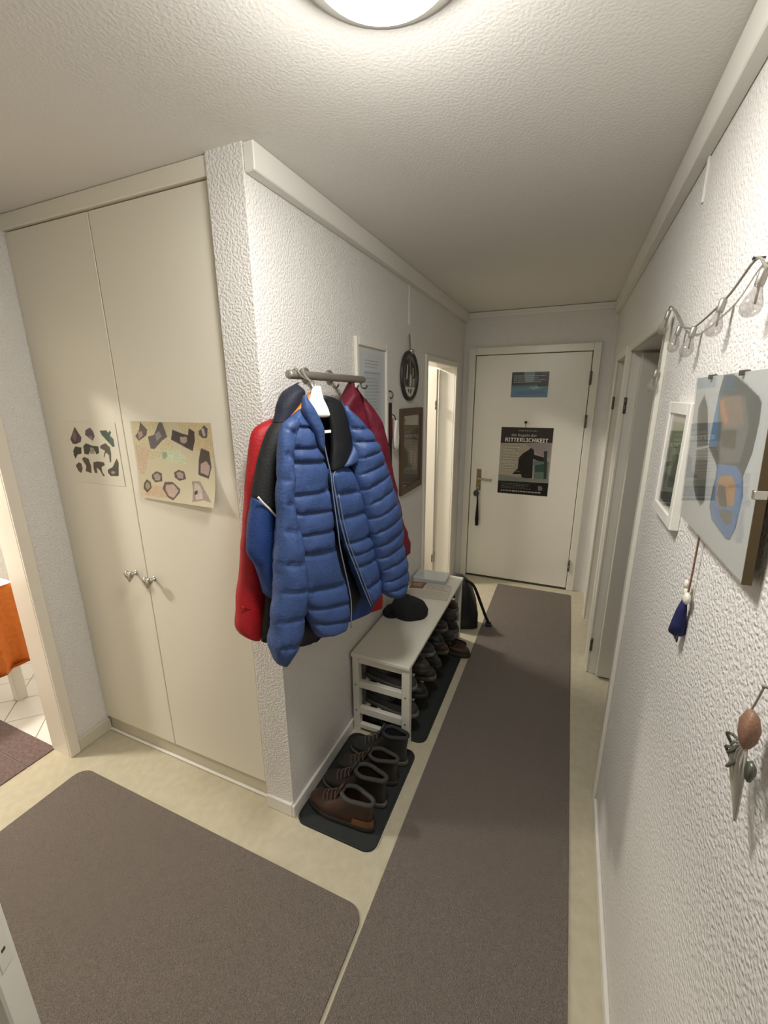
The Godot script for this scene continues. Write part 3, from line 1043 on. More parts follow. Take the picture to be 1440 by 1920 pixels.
func coats() -> void:
	# rail on two wall brackets
	var o := thing("coat_rail", "brushed metal coat rail on two wall brackets", "coat rack", Vector3(0.0, 1.74, -0.3))
	var st := mb(true)
	lathe(st, [[0.0, -0.262], [0.012, -0.262], [0.014, -0.259], [0.014, 0.259], [0.012, 0.262], [0.0, 0.262]], 16, Transform3D(Basis(Vector3.RIGHT, PI / 2), Vector3(0.08, 0, 0)))
	obj("rail", st, M.dull_steel, o)
	for z in [0.055, -0.113]:
		st = mb(true)
		lathe(st, [[0.0, 0.012], [0.022, 0.012], [0.026, 0.008], [0.026, 0.0]], 18, Transform3D(Basis(Vector3.BACK, -PI / 2), Vector3(0, 0.008, z)))
		lathe(st, [[0.009, 0.0], [0.009, 0.078]], 12, Transform3D(Basis(Vector3.BACK, -PI / 2), Vector3(0, 0.004, z)))
		obj("bracket", st, M.dull_steel, o)
	for z in [0.0, -0.16, -0.24]:
		st = mb(true)
		tube(st, smooth_path([Vector3(0.08, -0.014, z), Vector3(0.085, -0.03, z), Vector3(0.1, -0.036, z), Vector3(0.11, -0.024, z)], 4), 0.0035, 6)
		obj("hook", st, M.screw, o)
	var turn := acos(0.2873)
	# red jacket nearest the wall
	var red := thing("red_jacket", "red jacket hanging behind the others, its left sleeve showing", "jacket", Vector3(0.05, 1.7, -0.039), turn)
	st = mb(true)
	cloth(st, [[-0.051,-0.094,0.023,-0.11],[-0.115,-0.128,-0.047,-0.173],[-0.142,-0.224,-0.075,-0.27],[-0.163,-0.333,-0.088,-0.348],[-0.181,-0.435,-0.101,-0.456],[-0.202,-0.538,-0.118,-0.566],[-0.22,-0.632,-0.13,-0.68],[-0.235,-0.725,-0.145,-0.784],[-0.222,-0.765,-0.16,-0.808]], 0.0, 0.032, 0.0, 5, 22, 0.006, 0.9)
	var sl := obj("sleeve", st, M.red, red)
	st = mb(true)
	polyline(st, [[-0.224,-0.655],[-0.2,-0.672],[-0.165,-0.69],[-0.138,-0.7]], 0.03, 0.003)
	obj("cuff_seam", st, M.red, sl)
	st = mb(true)
	cloth(st, [[0.025,-0.084,0.184,-0.09],[-0.05,-0.192,0.314,-0.23],[-0.07,-0.346,0.395,-0.442],[-0.08,-0.507,0.44,-0.673],[-0.09,-0.674,0.47,-0.844],[-0.09,-0.8,0.478,-0.955]], 0.0, 0.022, 0.0, 5, 26, 0.008)
	obj("body", st, M.red, red)
	# black and blue softshell in the middle
	var sf := thing("softshell_jacket", "black and blue jacket with pale piping on the sleeve and a navy hood", "jacket", Vector3(0.113, 1.7, -0.02), turn)
	st = mb(true)
	cloth(st, [[-0.064,-0.08,-0.003,-0.102],[-0.112,-0.121,-0.053,-0.169],[-0.153,-0.199,-0.088,-0.288],[-0.184,-0.302,-0.107,-0.406]], 0.01, 0.034, 0.0, 6, 22, 0.005, 0.9)
	obj("upper_sleeve", st, M.soft_black, sf)
	st = mb(true)
	cloth(st, [[-0.185,-0.306,-0.107,-0.406],[-0.203,-0.368,-0.101,-0.445],[-0.215,-0.457,-0.102,-0.529],[-0.193,-0.522,-0.102,-0.603],[-0.172,-0.612,-0.113,-0.658]], 0.01, 0.035, 0.0, 6, 22, 0.007, 0.9)
	obj("lower_sleeve", st, M.soft_blue, sf)
	st = mb(true)
	polyline(st, [[-0.188,-0.300],[-0.175,-0.318],[-0.153,-0.343],[-0.125,-0.378],[-0.106,-0.404]], 0.044, 0.0032)
	obj("piping", st, M.white_plastic, sf)
	st = mb(true)
	cloth(st, [[0.004,-0.058,0.158,-0.061],[-0.06,-0.149,0.25,-0.174],[-0.095,-0.286,0.297,-0.353],[-0.12,-0.439,0.33,-0.56],[-0.15,-0.599,0.34,-0.70],[-0.185,-0.786,0.19,-0.895]], -0.01, 0.022, 0.0, 5, 26, 0.006)
	obj("body", st, M.soft_black, sf)
	st = mb(true)
	cloth(st, [[0.107,-0.658,0.343,-0.725],[0.069,-0.743,0.358,-0.822],[0.064,-0.835,0.319,-0.885]], 0.0, 0.022, 0.0, 6, 22, 0.007)
	obj("blue_hem", st, M.soft_blue, sf)
	st = mb(true)
	cloth(st, [[-0.011,0.009,0.005,0.009],[-0.052,-0.016,0.026,-0.011],[-0.074,-0.046,0.027,-0.043],[-0.081,-0.075,0.025,-0.073],[-0.092,-0.098,0.016,-0.108]], 0.01, 0.035, 0.0, 6, 22, 0.01, 0.9)
	obj("hood", st, M.navy, sf)
	var wh := thing("wooden_hanger", "orange brown wooden hanger peeking out beside the navy hood", "hanger", Vector3(0.13, 1.7, -0.02), turn)
	st = mb(true)
	tube(st, smooth_path([Vector3(-0.05, -0.09, 0.025), Vector3(0.0, -0.045, 0.028), Vector3(0.03, -0.022, 0.03), Vector3(0.06, -0.032, 0.02), Vector3(0.15, -0.1, 0.0)], 4), 0.013, 10)
	obj("arms", st, M.wood, wh)
	st = mb(true)
	tube(st, smooth_path([Vector3(0.04, -0.005, 0.03), Vector3(0.04, 0.015, 0.02), Vector3(0.035, 0.035, -0.03), Vector3(0.033, 0.058, -0.05), Vector3(0.03, 0.05, -0.075)], 4), 0.0025, 6)
	obj("hook", st, M.steel, wh)
	# burgundy jacket on the far end of the rail
	var bu := thing("burgundy_jacket", "dark burgundy jacket hung by its collar at the far rail end", "jacket", Vector3(0.08, 1.7, -0.5), acos(0.4061))
	st = mb(true)
	cloth(st, [[-0.043,0.022,-0.024,0.022],[-0.094,-0.058,0.022,-0.049],[-0.067,-0.126,0.043,-0.131],[-0.04,-0.197,0.074,-0.231],[-0.03,-0.327,0.121,-0.384],[0.0,-0.479,0.15,-0.537],[0.03,-0.641,0.16,-0.702]], 0.005, 0.04, 0.0, 8, 26, 0.022)
	obj("body", st, M.burgundy, bu)
	st = mb(true)
	cloth(st, [[-0.016,-0.0,0.005,-0.016],[0.013,-0.049,0.06,-0.057],[0.033,-0.151,0.116,-0.134],[0.063,-0.274,0.154,-0.238],[0.1,-0.449,0.187,-0.385],[0.15,-0.617,0.23,-0.535],[0.205,-0.74,0.277,-0.688],[0.238,-0.778,0.3,-0.765]], 0.01, 0.04, 0.0, 8, 26, 0.02, 0.85)
	obj("sleeve", st, M.burgundy, bu)
	st = mb(true)
	tube(st, smooth_path([Vector3(-0.033, 0.012, 0.0), Vector3(-0.035, 0.035, 0.0), Vector3(-0.03, 0.045, -0.01), Vector3(-0.03, 0.02, -0.012)], 4), 0.004, 6)
	obj("hanging_loop", st, M.dark, bu)
	st = mb(true)
	tube(st, [Vector3(0.285, -0.765, 0.01), Vector3(0.288, -0.79, 0.01), Vector3(0.283, -0.81, 0.01)], 0.005, 6)
	obj("cuff_tab", st, M.burgundy_dark, bu)
	# blue quilted jacket in front
	var pf := thing("puffer_jacket", "blue quilted puffer jacket hanging open in front of the others", "jacket", Vector3(0.18, 1.7, 0.0), turn)
	st = mb(true)
	cloth(st, [[-0.004,-0.047,0.14,-0.055],[-0.06,-0.112,0.225,-0.13],[-0.07,-0.234,0.25,-0.279],[-0.08,-0.387,0.265,-0.471],[-0.085,-0.552,0.275,-0.643],[-0.085,-0.73,0.27,-0.76],[-0.083,-0.84,0.15,-0.858]], -0.045, 0.014, 0.35, 6, 26, 0.003)
	obj("back_lining", st, M.puffer_in, pf)
	st = mb(true)
	cloth(st, [[-0.045,-0.06,-0.022,-0.066],[-0.099,-0.105,-0.017,-0.114],[-0.109,-0.167,-0.001,-0.174],[-0.105,-0.208,0.03,-0.219],[-0.113,-0.305,0.038,-0.31],[-0.108,-0.36,0.049,-0.378],[-0.098,-0.429,0.056,-0.448],[-0.094,-0.489,0.064,-0.518],[-0.085,-0.615,0.099,-0.655],[-0.075,-0.682,0.112,-0.731],[-0.058,-0.742,0.111,-0.796],[-0.03,-0.806,0.089,-0.828]], 0.006, 0.036, 0.52, 10, 34, 0.008, 0.6, 0.008)
	obj("front_panel", st, M.puffer, pf)
	st = mb(true)
	cloth(st, [[-0.1,-0.086,-0.059,-0.097],[-0.127,-0.108,-0.083,-0.134],[-0.144,-0.175,-0.1,-0.194],[-0.152,-0.249,-0.102,-0.262],[-0.158,-0.316,-0.105,-0.331],[-0.165,-0.389,-0.096,-0.416],[-0.18,-0.487,-0.091,-0.515],[-0.191,-0.573,-0.089,-0.599],[-0.205,-0.665,-0.103,-0.687],[-0.215,-0.745,-0.121,-0.773],[-0.206,-0.807,-0.167,-0.828]], 0.022, 0.045, 0.26, 10, 28, 0.011, 0.85)
	obj("sleeve", st, M.puffer, pf)
	st = mb(true)
	cloth(st, [[0.055,-0.259,0.154,-0.261],[0.068,-0.332,0.188,-0.341],[0.084,-0.42,0.215,-0.419],[0.111,-0.516,0.244,-0.514],[0.135,-0.566,0.256,-0.563],[0.153,-0.616,0.268,-0.612],[0.194,-0.715,0.288,-0.701],[0.224,-0.782,0.292,-0.773]], 0.002, 0.03, 0.52, 10, 30, 0.008, 0.6, 0.006)
	obj("front_panel", st, M.puffer, pf)
	st = mb(true)
	cloth(st, [[0.116,-0.064,0.146,-0.07],[0.136,-0.128,0.215,-0.13],[0.145,-0.17,0.244,-0.172],[0.152,-0.225,0.269,-0.2],[0.162,-0.28,0.294,-0.245],[0.173,-0.335,0.319,-0.29],[0.19,-0.39,0.345,-0.345],[0.207,-0.445,0.368,-0.4],[0.223,-0.505,0.388,-0.46],[0.24,-0.56,0.407,-0.52],[0.257,-0.61,0.417,-0.58],[0.275,-0.66,0.424,-0.64],[0.29,-0.715,0.433,-0.70],[0.3,-0.76,0.436,-0.755],[0.338,-0.8,0.408,-0.815]], 0.02, 0.05, 0.36, 10, 30, 0.01, 0.85)
	obj("sleeve", st, M.puffer, pf)
	st = mb(true)
	cloth(st, [[-0.058,-0.036,-0.038,-0.033],[-0.058,-0.06,-0.022,-0.056],[-0.046,-0.093,-0.0,-0.09],[-0.022,-0.128,0.014,-0.125],[-0.002,-0.17,0.016,-0.175]], 0.032, 0.018, 0.0, 6, 18, 0.004)
	var col := obj("collar", st, M.puffer, pf)
	st = mb(true)
	cloth(st, [[0.024,-0.03,0.108,-0.045],[0.044,-0.062,0.13,-0.092],[0.056,-0.108,0.144,-0.138],[0.06,-0.16,0.152,-0.187],[0.05,-0.25,0.13,-0.225]], 0.018, 0.014, 0.0, 6, 20, 0.006)
	obj("collar_lining", st, M.puffer_in, col)
	st = mb(true)
	cloth(st, [[0.104,-0.046,0.114,-0.05],[0.124,-0.09,0.142,-0.094],[0.138,-0.14,0.164,-0.14],[0.146,-0.187,0.178,-0.19],[0.1,-0.243,0.175,-0.23]], 0.02, 0.02, 0.0, 6, 18, 0.004)
	obj("collar_edge", st, M.puffer, col)
	st = mb(true)
	polyline(st, [[0.012,-0.13],[0.024,-0.192],[0.04,-0.257],[0.046,-0.316],[0.063,-0.449],[0.072,-0.522],[0.104,-0.663],[0.115,-0.738],[0.11,-0.829]], 0.03, 0.0022)
	obj("zip", st, M.zip, pf)
	st = mb(true)
	polyline(st, [[0.15,-0.232],[0.093,-0.243],[0.057,-0.268],[0.064,-0.332],[0.08,-0.42],[0.107,-0.516],[0.149,-0.616],[0.19,-0.715],[0.226,-0.795]], 0.024, 0.0022)
	obj("zip", st, M.zip, pf)
	st = mb(true)
	polyline(st, [[0.074,-0.332],[0.09,-0.42],[0.117,-0.516],[0.159,-0.616],[0.2,-0.715],[0.23,-0.785]], 0.028, 0.0018)
	obj("zip", st, M.zip, pf)
	obj("label", one_box(Vector3(0.033, -0.135, 0.016), Vector3(0.07, -0.126, 0.019), 0.001), M.white_plastic, pf)
	var hg := thing("white_hanger", "broad white plastic hanger inside the blue jacket", "hanger", Vector3(0.18, 1.7, 0.0), turn)
	st = mb(true)
	cloth(st, [[-0.002,-0.008,0.026,-0.008],[-0.014,-0.035,0.036,-0.035],[-0.03,-0.058,0.056,-0.062],[-0.05,-0.075,0.08,-0.082]], 0.014, 0.011, 0.0, 5, 20, 0.0, 0.6)
	obj("neck", st, M.white_plastic, hg)
	st = mb(true)
	tube(st, smooth_path([Vector3(0.012, -0.015, 0.005), Vector3(0.012, 0.015, -0.01), Vector3(0.035, 0.035, -0.06), Vector3(0.055, 0.058, -0.095), Vector3(0.055, 0.045, -0.122)], 5), 0.0028, 8)
	obj("hook", st, M.steel, hg)


func left_wall() -> void:
	# fuse box with its list
	var o := thing("fuse_box", "white fuse box panel with a printed list on the left wall", "fuse box", Vector3(0, 1.5, -0.815))
	var st := mb()
	for q in [[-0.42, -0.177, 0.425, -0.155], [-0.42, 0.155, 0.425, 0.177], [0.39, -0.155, 0.425, 0.155], [-0.42, -0.155, -0.39, 0.155]]:
		bx(st, Vector3(0, q[0], q[1]), Vector3(0.016, q[2], q[3]), 0.003)
	obj("frame", st, M.paint, o)
	obj("panel", one_box(Vector3(0, -0.39, -0.155), Vector3(0.006, 0.39, 0.155)), mat("c9cbc6", 0.4), o)
	var im := img(200, 440, "c3c7c8")
	im.fill_rect(Rect2i(20, 60, 150, 230), Color("b3b9bd"))
	small_print(im, "8f979c", 0.14, 0.8, 0.06, 0.13, 3, 11)
	small_print(im, "6f777c", 0.14, 0.85, 0.15, 0.16, 1, 12, 0.8)
	small_print(im, "959da2", 0.14, 0.8, 0.19, 0.6, 16, 13)
	small_print(im, "9fa6aa", 0.14, 0.7, 0.68, 0.92, 9, 14)
	obj("list", sheet(Vector3(0.0072, 0.37, 0.12), Vector3(0, 0, -0.25), Vector3(0, -0.6, 0)), printed(im), o)
	# cable cover running up the wall above the round plaque
	struct("trim_cable_duct", one_box(Vector3(0, 2.06, -1.335), Vector3(0.006, 2.268, -1.322), 0.001), M.plaster)
	# round plaque
	var p := thing("wall_plaque", "round black and white openwork plaque hanging by a ribbon", "plaque", Vector3(0.004, 1.785, -1.325))
	var turn := Transform3D(Basis(Vector3.BACK, -PI / 2), Vector3.ZERO)
	st = mb(true)
	lathe(st, [[0.118, 0.0], [0.118, 0.014], [0.124, 0.018], [0.132, 0.018], [0.138, 0.013], [0.138, 0.0]], 36, turn)
	obj("ring", st, mat("33312d", 0.5), p)
	im = img(256, 256, "6f6c66")
	for q in [["2b2a27", 0.2, 0.15, 0.45, 0.1, 0.5, 0.4, 0.4, 0.75, 0.2, 0.7, 0.1, 0.45], ["c9c6bd", 0.3, 0.25, 0.36, 0.22, 0.34, 0.55, 0.24, 0.6], ["d6d3ca", 0.5, 0.45, 0.62, 0.5, 0.6, 0.72, 0.5, 0.75], ["211f1d", 0.55, 0.12, 0.85, 0.25, 0.9, 0.5, 0.7, 0.6, 0.62, 0.4], ["b5b2aa", 0.68, 0.3, 0.76, 0.3, 0.78, 0.5, 0.7, 0.52], ["a9a69d", 0.7, 0.55, 0.85, 0.55, 0.8, 0.75, 0.68, 0.72], ["d9d5cb", 0.12, 0.76, 0.88, 0.76, 0.7, 0.95, 0.5, 1.0, 0.3, 0.95]]:
		ink(im, q)
	ink(im, ["2e2b27", 0.36, 0.8, 0.44, 0.8, 0.46, 0.88, 0.38, 0.88])
	ink(im, ["2e2b27", 0.54, 0.8, 0.64, 0.8, 0.58, 0.9, 0.5, 0.92])
	st = mb(true)
	for k in 36:
		for a in [[0.0, 0.0], [0.119, TAU * k / 36], [0.119, TAU * (k + 1) / 36]]:
			var v := Vector3(0.008, sin(a[1]) * a[0], -cos(a[1]) * a[0])
			st.set_uv(Vector2(0.5 + cos(a[1]) * a[0] / 0.238, 0.5 - sin(a[1]) * a[0] / 0.238))
			st.add_vertex(v)
	obj("picture", st, printed(im), p)
	st = mb(true)
	lathe(st, [[0.0, 0.016], [0.016, 0.012], [0.02, 0.0], [0.012, -0.012], [0.0, -0.014]], 12, Transform3D(Basis(), Vector3(0.014, 0.133, 0)))
	obj("bow", st, M.steel, p)
	st = mb(true)
	tube(st, smooth_path([Vector3(0.01, 0.14, 0.004), Vector3(0.006, 0.18, 0.0), Vector3(0.004, 0.225, 0.001)], 3), 0.004, 6)
	obj("ribbon", st, mat("6e685d", 0.7), p)
	# brown framed picture
	var f := thing("framed_picture", "brown wooden framed picture of a garden scene under the round plaque", "picture", Vector3(0, 1.352, -1.37))
	st = mb()
	for q in [[-0.252, 0.152, 0.252, 0.188], [-0.252, -0.188, 0.252, -0.152], [0.21, -0.152, 0.252, 0.152], [-0.252, -0.152, -0.21, 0.152]]:
		bx(st, Vector3(0.0, q[0], q[1]), Vector3(0.02, q[2], q[3]), 0.003)
	obj("frame", st, M.frame_wood, f)
	im = img(200, 280, "6e604e")
	for q in [["857b60", 0.0, 0.0, 1.0, 0.0, 1.0, 0.22, 0.0, 0.24], ["594b3c", 0.5, 0.25, 0.9, 0.2, 0.95, 0.42, 0.6, 0.48], ["3c352a", 0.6, 0.26, 0.8, 0.25, 0.82, 0.38, 0.66, 0.4], ["7a6f5e", 0.3, 0.45, 0.95, 0.5, 0.9, 0.8, 0.4, 0.85], ["a39a86", 0.5, 0.52, 0.6, 0.5, 0.58, 0.72, 0.5, 0.7], ["8f8874", 0.7, 0.55, 0.82, 0.55, 0.84, 0.75, 0.72, 0.74], ["5a4a3b", 0.0, 0.7, 0.4, 0.75, 0.9, 0.9, 1.0, 1.0, 0.0, 1.0], ["4a5040", 0.4, 0.8, 0.6, 0.76, 0.66, 0.88, 0.46, 0.92]]:
		ink(im, q)
	obj("print", sheet(Vector3(0.006, 0.21, 0.152), Vector3(0, 0, -0.304), Vector3(0, -0.42, 0)), printed(im), f)
	obj("glass", one_box(Vector3(0.0085, -0.21, -0.152), Vector3(0.0105, 0.21, 0.152)), M.glass, f)
	# leash and shoehorn on a hook
	var l := thing("strap_leash", "dark red and black strap hanging from a small hook", "strap", Vector3(0.0, 1.66, -1.022))
	st = mb(true)
	tube(st, smooth_path([Vector3(0.0, 0.04, 0), Vector3(0.02, 0.035, 0), Vector3(0.028, 0.015, 0), Vector3(0.018, 0.0, 0), Vector3(0.012, 0.01, 0)], 4), 0.004, 6)
	obj("hook", st, M.screw, l)
	st = mb()
	for q in [[0.014, -0.02, -0.012, -0.1], [0.013, -0.1, -0.010, -0.24], [0.012, -0.24, -0.012, -0.44]]:
		bx(st, Vector3(0.008, q[3], -0.015), Vector3(0.018, q[1], 0.015), 0.003)
	obj("strap", st, mat("2a1214", 0.7), l)
	obj("red_band", one_box(Vector3(0.018, -0.21, -0.0155), Vector3(0.0205, -0.1, 0.0155), 0.001), mat("5e1417", 0.7), l)
	var sh := thing("shoehorn", "white shoehorn hanging beside the dark strap", "shoehorn", Vector3(0.034, 1.55, -1.045))
	st = mb(true)
	var rings := []
	for q in [[0.0, 0.01], [-0.02, 0.016], [-0.05, 0.026], [-0.09, 0.033], [-0.13, 0.03], [-0.155, 0.015]]:
		var ring := []
		for k in 14:
			var a := TAU * k / 14
			ring.append(Vector3(cos(a) * 0.011 + 0.006 * absf(sin(a)), q[0], sin(a) * q[1]))
		rings.append(ring)
	skin(st, rings)
	obj("blade", st, M.white_plastic, sh)
	st = mb(true)
	tube(st, [Vector3(-0.018, 0.03, 0), Vector3(-0.005, 0.02, 0), Vector3(0, 0, 0)], 0.003, 6)
	obj("cord", st, M.dark, sh)
	# things inside the lit room, seen through the doorway
	var b := thing("basket", "brown wicker basket on the floor inside the lit side room", "basket", Vector3(-0.42, 0, -2.2))
	st = mb(true)
	lathe(st, [[0.0, 0.0], [0.1, 0.0], [0.12, 0.1], [0.13, 0.22], [0.138, 0.3], [0.13, 0.3], [0.11, 0.1], [0.0, 0.03]], 20)
	obj("weave", st, M.basket, b)
	st = mb(true)
	var rim := []
	for k in 25:
		rim.append(Vector3(cos(TAU * k / 24) * 0.134, 0.3, sin(TAU * k / 24) * 0.134))
	tube(st, rim, 0.01, 8, false)
	obj("rim", st, M.basket, b)


func lettering(text: String, height: float, at: Vector3, parent: Node3D, m: Material, basis_ := Basis()) -> void:
	var f := SystemFont.new()
	f.font_names = PackedStringArray(["Droid Sans"])
	f.font_weight = 700
	var t := TextMesh.new()
	t.text = text
	t.font = f
	t.font_size = 32
	t.pixel_size = height / 32.0
	t.depth = 0.0006
	t.curve_step = 2.0
	var o := MeshInstance3D.new()
	o.name = "lettering"
	o.mesh = t
	o.material_override = m
	parent.add_child(o, true)
	o.transform = Transform3D(basis_, at)


func front_door_posters() -> void:
	var z := FAR + 0.0072
	var im := img(290, 200, "4d6a78")
	for q in [["2f3430", 0.0, 0.0, 1.0, 0.0, 1.0, 0.5, 0.0, 0.52], ["6d7f82", 0.32, 0.0, 0.62, 0.0, 0.6, 0.4, 0.38, 0.4], ["20231f", 0.66, 0.05, 1.0, 0.05, 1.0, 0.55, 0.74, 0.58, 0.64, 0.3], ["5d7f94", 0.0, 0.6, 1.0, 0.58, 1.0, 1.0, 0.0, 1.0], ["87a3a8", 0.48, 0.6, 0.7, 0.56, 0.85, 0.62, 0.6, 0.7], ["4c7189", 0.1, 0.78, 0.9, 0.72, 0.95, 0.86, 0.2, 0.9]]:
		ink(im, q)
	small_print(im, "c3c8c4", 0.06, 0.9, 0.14, 0.46, 4, 21, 0.3)
	var a := obj("quote_poster", sheet(Vector3(0.412, 1.858, z), Vector3(0.29, 0, 0), Vector3(0, -0.2, 0)), printed(im, 0.3))
	tag(a, "small blue water poster with lines of text on front door", "poster")
	im = img(420, 580, "a39c8c")
	for q in DOOR_PRINT:
		ink(im, q)
	small_print(im, "7d766c", 0.05, 0.4, 0.27, 0.68, 12, 22, 0.28)
	small_print(im, "c9c2b2", 0.06, 0.36, 0.29, 0.68, 9, 23, 0.25)
	small_print(im, "8f8a82", 0.07, 0.66, 0.84, 0.93, 4, 24, 0.3)
	small_print(im, "b3aea5", 0.07, 0.94, 0.945, 0.975, 1, 25, 0.6)
	small_print(im, "9b958d", 0.34, 0.72, 0.045, 0.065, 1, 26, 0.5)
	ink(im, ["6d6f6a", 0.8, 0.85, 0.88, 0.85, 0.9, 0.91, 0.82, 0.93])
	var p := thing("film_poster", "large dark poster of a bent figure below bold white letters on front door", "poster", Vector3(0.565, 0.832, z))
	obj("paper", sheet(Vector3(-0.21, 0.58, 0), Vector3(0.42, 0, 0), Vector3(0, -0.58, 0)), printed(im, 0.35), p)
	lettering("RITTERLICHKEIT", 0.0455, Vector3(0, 0.474, 0.001), p, mat("e4dfd6", 0.6))
	lettering("die Regeln der", 0.03, Vector3(-0.02, 0.514, 0.001), p, mat("a39d94", 0.6))
	var n := thing("nail", "small dark hook above the large poster on front door", "hook", Vector3(0.552, 1.455, FAR + 0.006))
	var st := mb(true)
	lathe(st, [[0.0, 0.0], [0.004, 0.0], [0.004, 0.014], [0.011, 0.014], [0.011, 0.018], [0.0, 0.019]], 10, Transform3D(Basis(Vector3.RIGHT, PI / 2), Vector3.ZERO))
	obj("head", st, M.dark, n)
	st = mb(true)
	tube(st, [Vector3(0, 0, 0.008), Vector3(0, -0.042, 0.003)], 0.0016, 5)
	obj("thread", st, M.dark, n)


func right_wall() -> void:
	var st := mb()
	# white box frame with a green picture
	var o := thing("box_frame", "deep white box frame with a green landscape picture", "picture", Vector3(W, 1.508, -0.165))
	var B := Vector3.ZERO
	for q in [[-0.147, 0.092, 0.147, 0.12], [-0.147, -0.12, 0.147, -0.092], [0.118, -0.092, 0.147, 0.092], [-0.147, -0.092, -0.118, 0.092]]:
		bx(st, Vector3(-0.02, q[0], q[1]), Vector3(0.0, q[2], q[3]), 0.002)
	obj("frame", st, M.trim, o)
	var im := img(160, 220, "d0ccc2")
	for q in [["8b9a74", 0.06, 0.08, 0.94, 0.08, 0.94, 0.4, 0.06, 0.4], ["47582f", 0.06, 0.32, 0.94, 0.3, 0.94, 0.55, 0.06, 0.55], ["7f8f6c", 0.2, 0.34, 0.6, 0.36, 0.7, 0.5, 0.3, 0.5], ["5c6a4a", 0.06, 0.5, 0.94, 0.46, 0.94, 0.8, 0.06, 0.8], ["8d927c", 0.3, 0.5, 0.55, 0.46, 0.5, 0.66, 0.25, 0.66], ["3a4636", 0.06, 0.66, 0.94, 0.64, 0.94, 0.86, 0.06, 0.86], ["2b3024", 0.06, 0.82, 0.94, 0.82, 0.94, 0.96, 0.06, 0.96], ["566350", 0.4, 0.7, 0.8, 0.7, 0.7, 0.8, 0.4, 0.82]]:
		ink(im, q)
	obj("print", sheet(Vector3(-0.012, 0.118, -0.092), Vector3(0, 0, 0.184), Vector3(0, -0.236, 0)), printed(im), o)
	obj("glass", one_box(Vector3(-0.0155, -0.118, -0.092), Vector3(-0.014, 0.118, 0.092)), M.glass, o)
	# big clip frame, leaning out a little at the top
	var c := thing("clip_frame", "large frameless clip picture of a dark blue abstract shape", "picture", Vector3(1.131, 1.42, 0.225))
	c.rotation.z = 0.045
	obj("backboard", one_box(Vector3(0.0, 0, -0.19), Vector3(0.006, 0.285, 0.19), 0.001), M.board, c)
	im = img(400, 300, "c3c6c5")
	for q in CLIP_PRINT:
		ink(im, q)
	obj("print", sheet(Vector3(-0.0006, 0.285, -0.19), Vector3(0, 0, 0.38), Vector3(0, -0.285, 0)), printed(im), c)
	obj("glass", one_box(Vector3(-0.0035, 0, -0.19), Vector3(-0.0015, 0.285, 0.19)), M.glass, c)
	obj("edge_rail", one_box(Vector3(-0.0035, 0, 0.1902), Vector3(0.008, 0.285, 0.1925), 0.0005), M.gilt, c)
	for q in [[0.12, 0.1905, 0.19]]:
		obj("clip", one_box(Vector3(-0.007, q[0], minf(q[1], q[2]) - 0.005), Vector3(0.008, q[0] + 0.012, maxf(q[1], q[2]) + 0.004), 0.001), M.steel, c)
	for z in [-0.1, 0.06]:
		obj("clip", one_box(Vector3(-0.006, 0.28, z), Vector3(0.006, 0.288, z + 0.01), 0.001), M.screw, c)
	# garland of glass bulbs
	var g := thing("bulb_garland", "string of clear glass bulbs draped from the door frame along wall", "fairy lights", Vector3(1.14, 1.9, -0.2))
	B = Vector3(1.14, 1.9, -0.2)
	st = mb(true)
	var cord := [Vector3(1.128, 1.75, -0.53), Vector3(1.13, 1.83, -0.535), Vector3(1.132, 1.925, -0.525), Vector3(1.136, 1.905, -0.45), Vector3(1.134, 1.85, -0.315), Vector3(1.133, 1.832, -0.23), Vector3(1.133, 1.824, -0.144), Vector3(1.134, 1.846, 0.056), Vector3(1.138, 1.882, 0.165), Vector3(1.134, 1.853, 0.243), Vector3(1.134, 1.85, 0.34), Vector3(1.14, 1.88, 0.45)]
	var pts := []
	for p in cord:
		pts.append(p - B)
	tube(st, smooth_path(pts, 6), 0.0022, 6)
	obj("cord", st, M.cord_grey, g)
	for p in [Vector3(1.128, 1.912, -0.5), Vector3(1.13, 1.845, -0.311), Vector3(1.13, 1.82, -0.144), Vector3(1.13, 1.842, 0.056), Vector3(1.13, 1.848, 0.243), Vector3(1.124, 1.745, -0.525)]:
		var tilt := Transform3D(Basis(Vector3.BACK, -0.16), p - B)
		st = mb(true)
		lathe(st, [[0.0, 0.005], [0.005, 0.004], [0.0065, 0.0], [0.0065, -0.018], [0.005, -0.021], [0.0, -0.022]], 12, tilt)
		var cap := obj("socket", st, M.dull_steel, g)
		st = mb(true)
		lathe(st, [[0.006, -0.02], [0.0075, -0.027], [0.012, -0.038], [0.0145, -0.047], [0.013, -0.056], [0.0075, -0.062], [0.0, -0.0645]], 16, tilt)
		obj("glass", st, M.bulb_glass, cap)
		st = mb(true)
		tube(st, [tilt * Vector3(0, -0.02, 0), tilt * Vector3(0.003, -0.045, 0.002)], 0.0018, 5)
		obj("filament", st, M.screw, cap)
	var nl := thing("nail", "nail in the right wall holding up the bulb string", "nail", Vector3(W, 1.884, 0.165))
	st = mb(true)
	lathe(st, [[0.0, 0.0], [0.0018, 0.0], [0.0018, 0.016], [0.004, 0.016], [0.0, 0.018]], 8, Transform3D(Basis(Vector3.BACK, PI / 2), Vector3.ZERO))
	obj("shaft", st, M.screw, nl)
	# cable duct stub under the moulding
	struct("trim_cable_stub", one_box(Vector3(1.144, 2.15, -0.395), Vector3(W, 2.252, -0.38), 0.001), M.trim)
	# tassel ornament
	var t := thing("tassel_ornament", "blue tassel with white shells on a brown string below clip picture", "ornament", Vector3(1.145, 1.41, 0.155))
	st = mb(true)
	tube(st, [Vector3(0.005, 0.0, 0), Vector3(-0.008, 0.0, 0)], 0.002, 6)
	tube(st, [Vector3(-0.007, 0, -0.008), Vector3(-0.007, 0, 0.008)], 0.0018, 6)
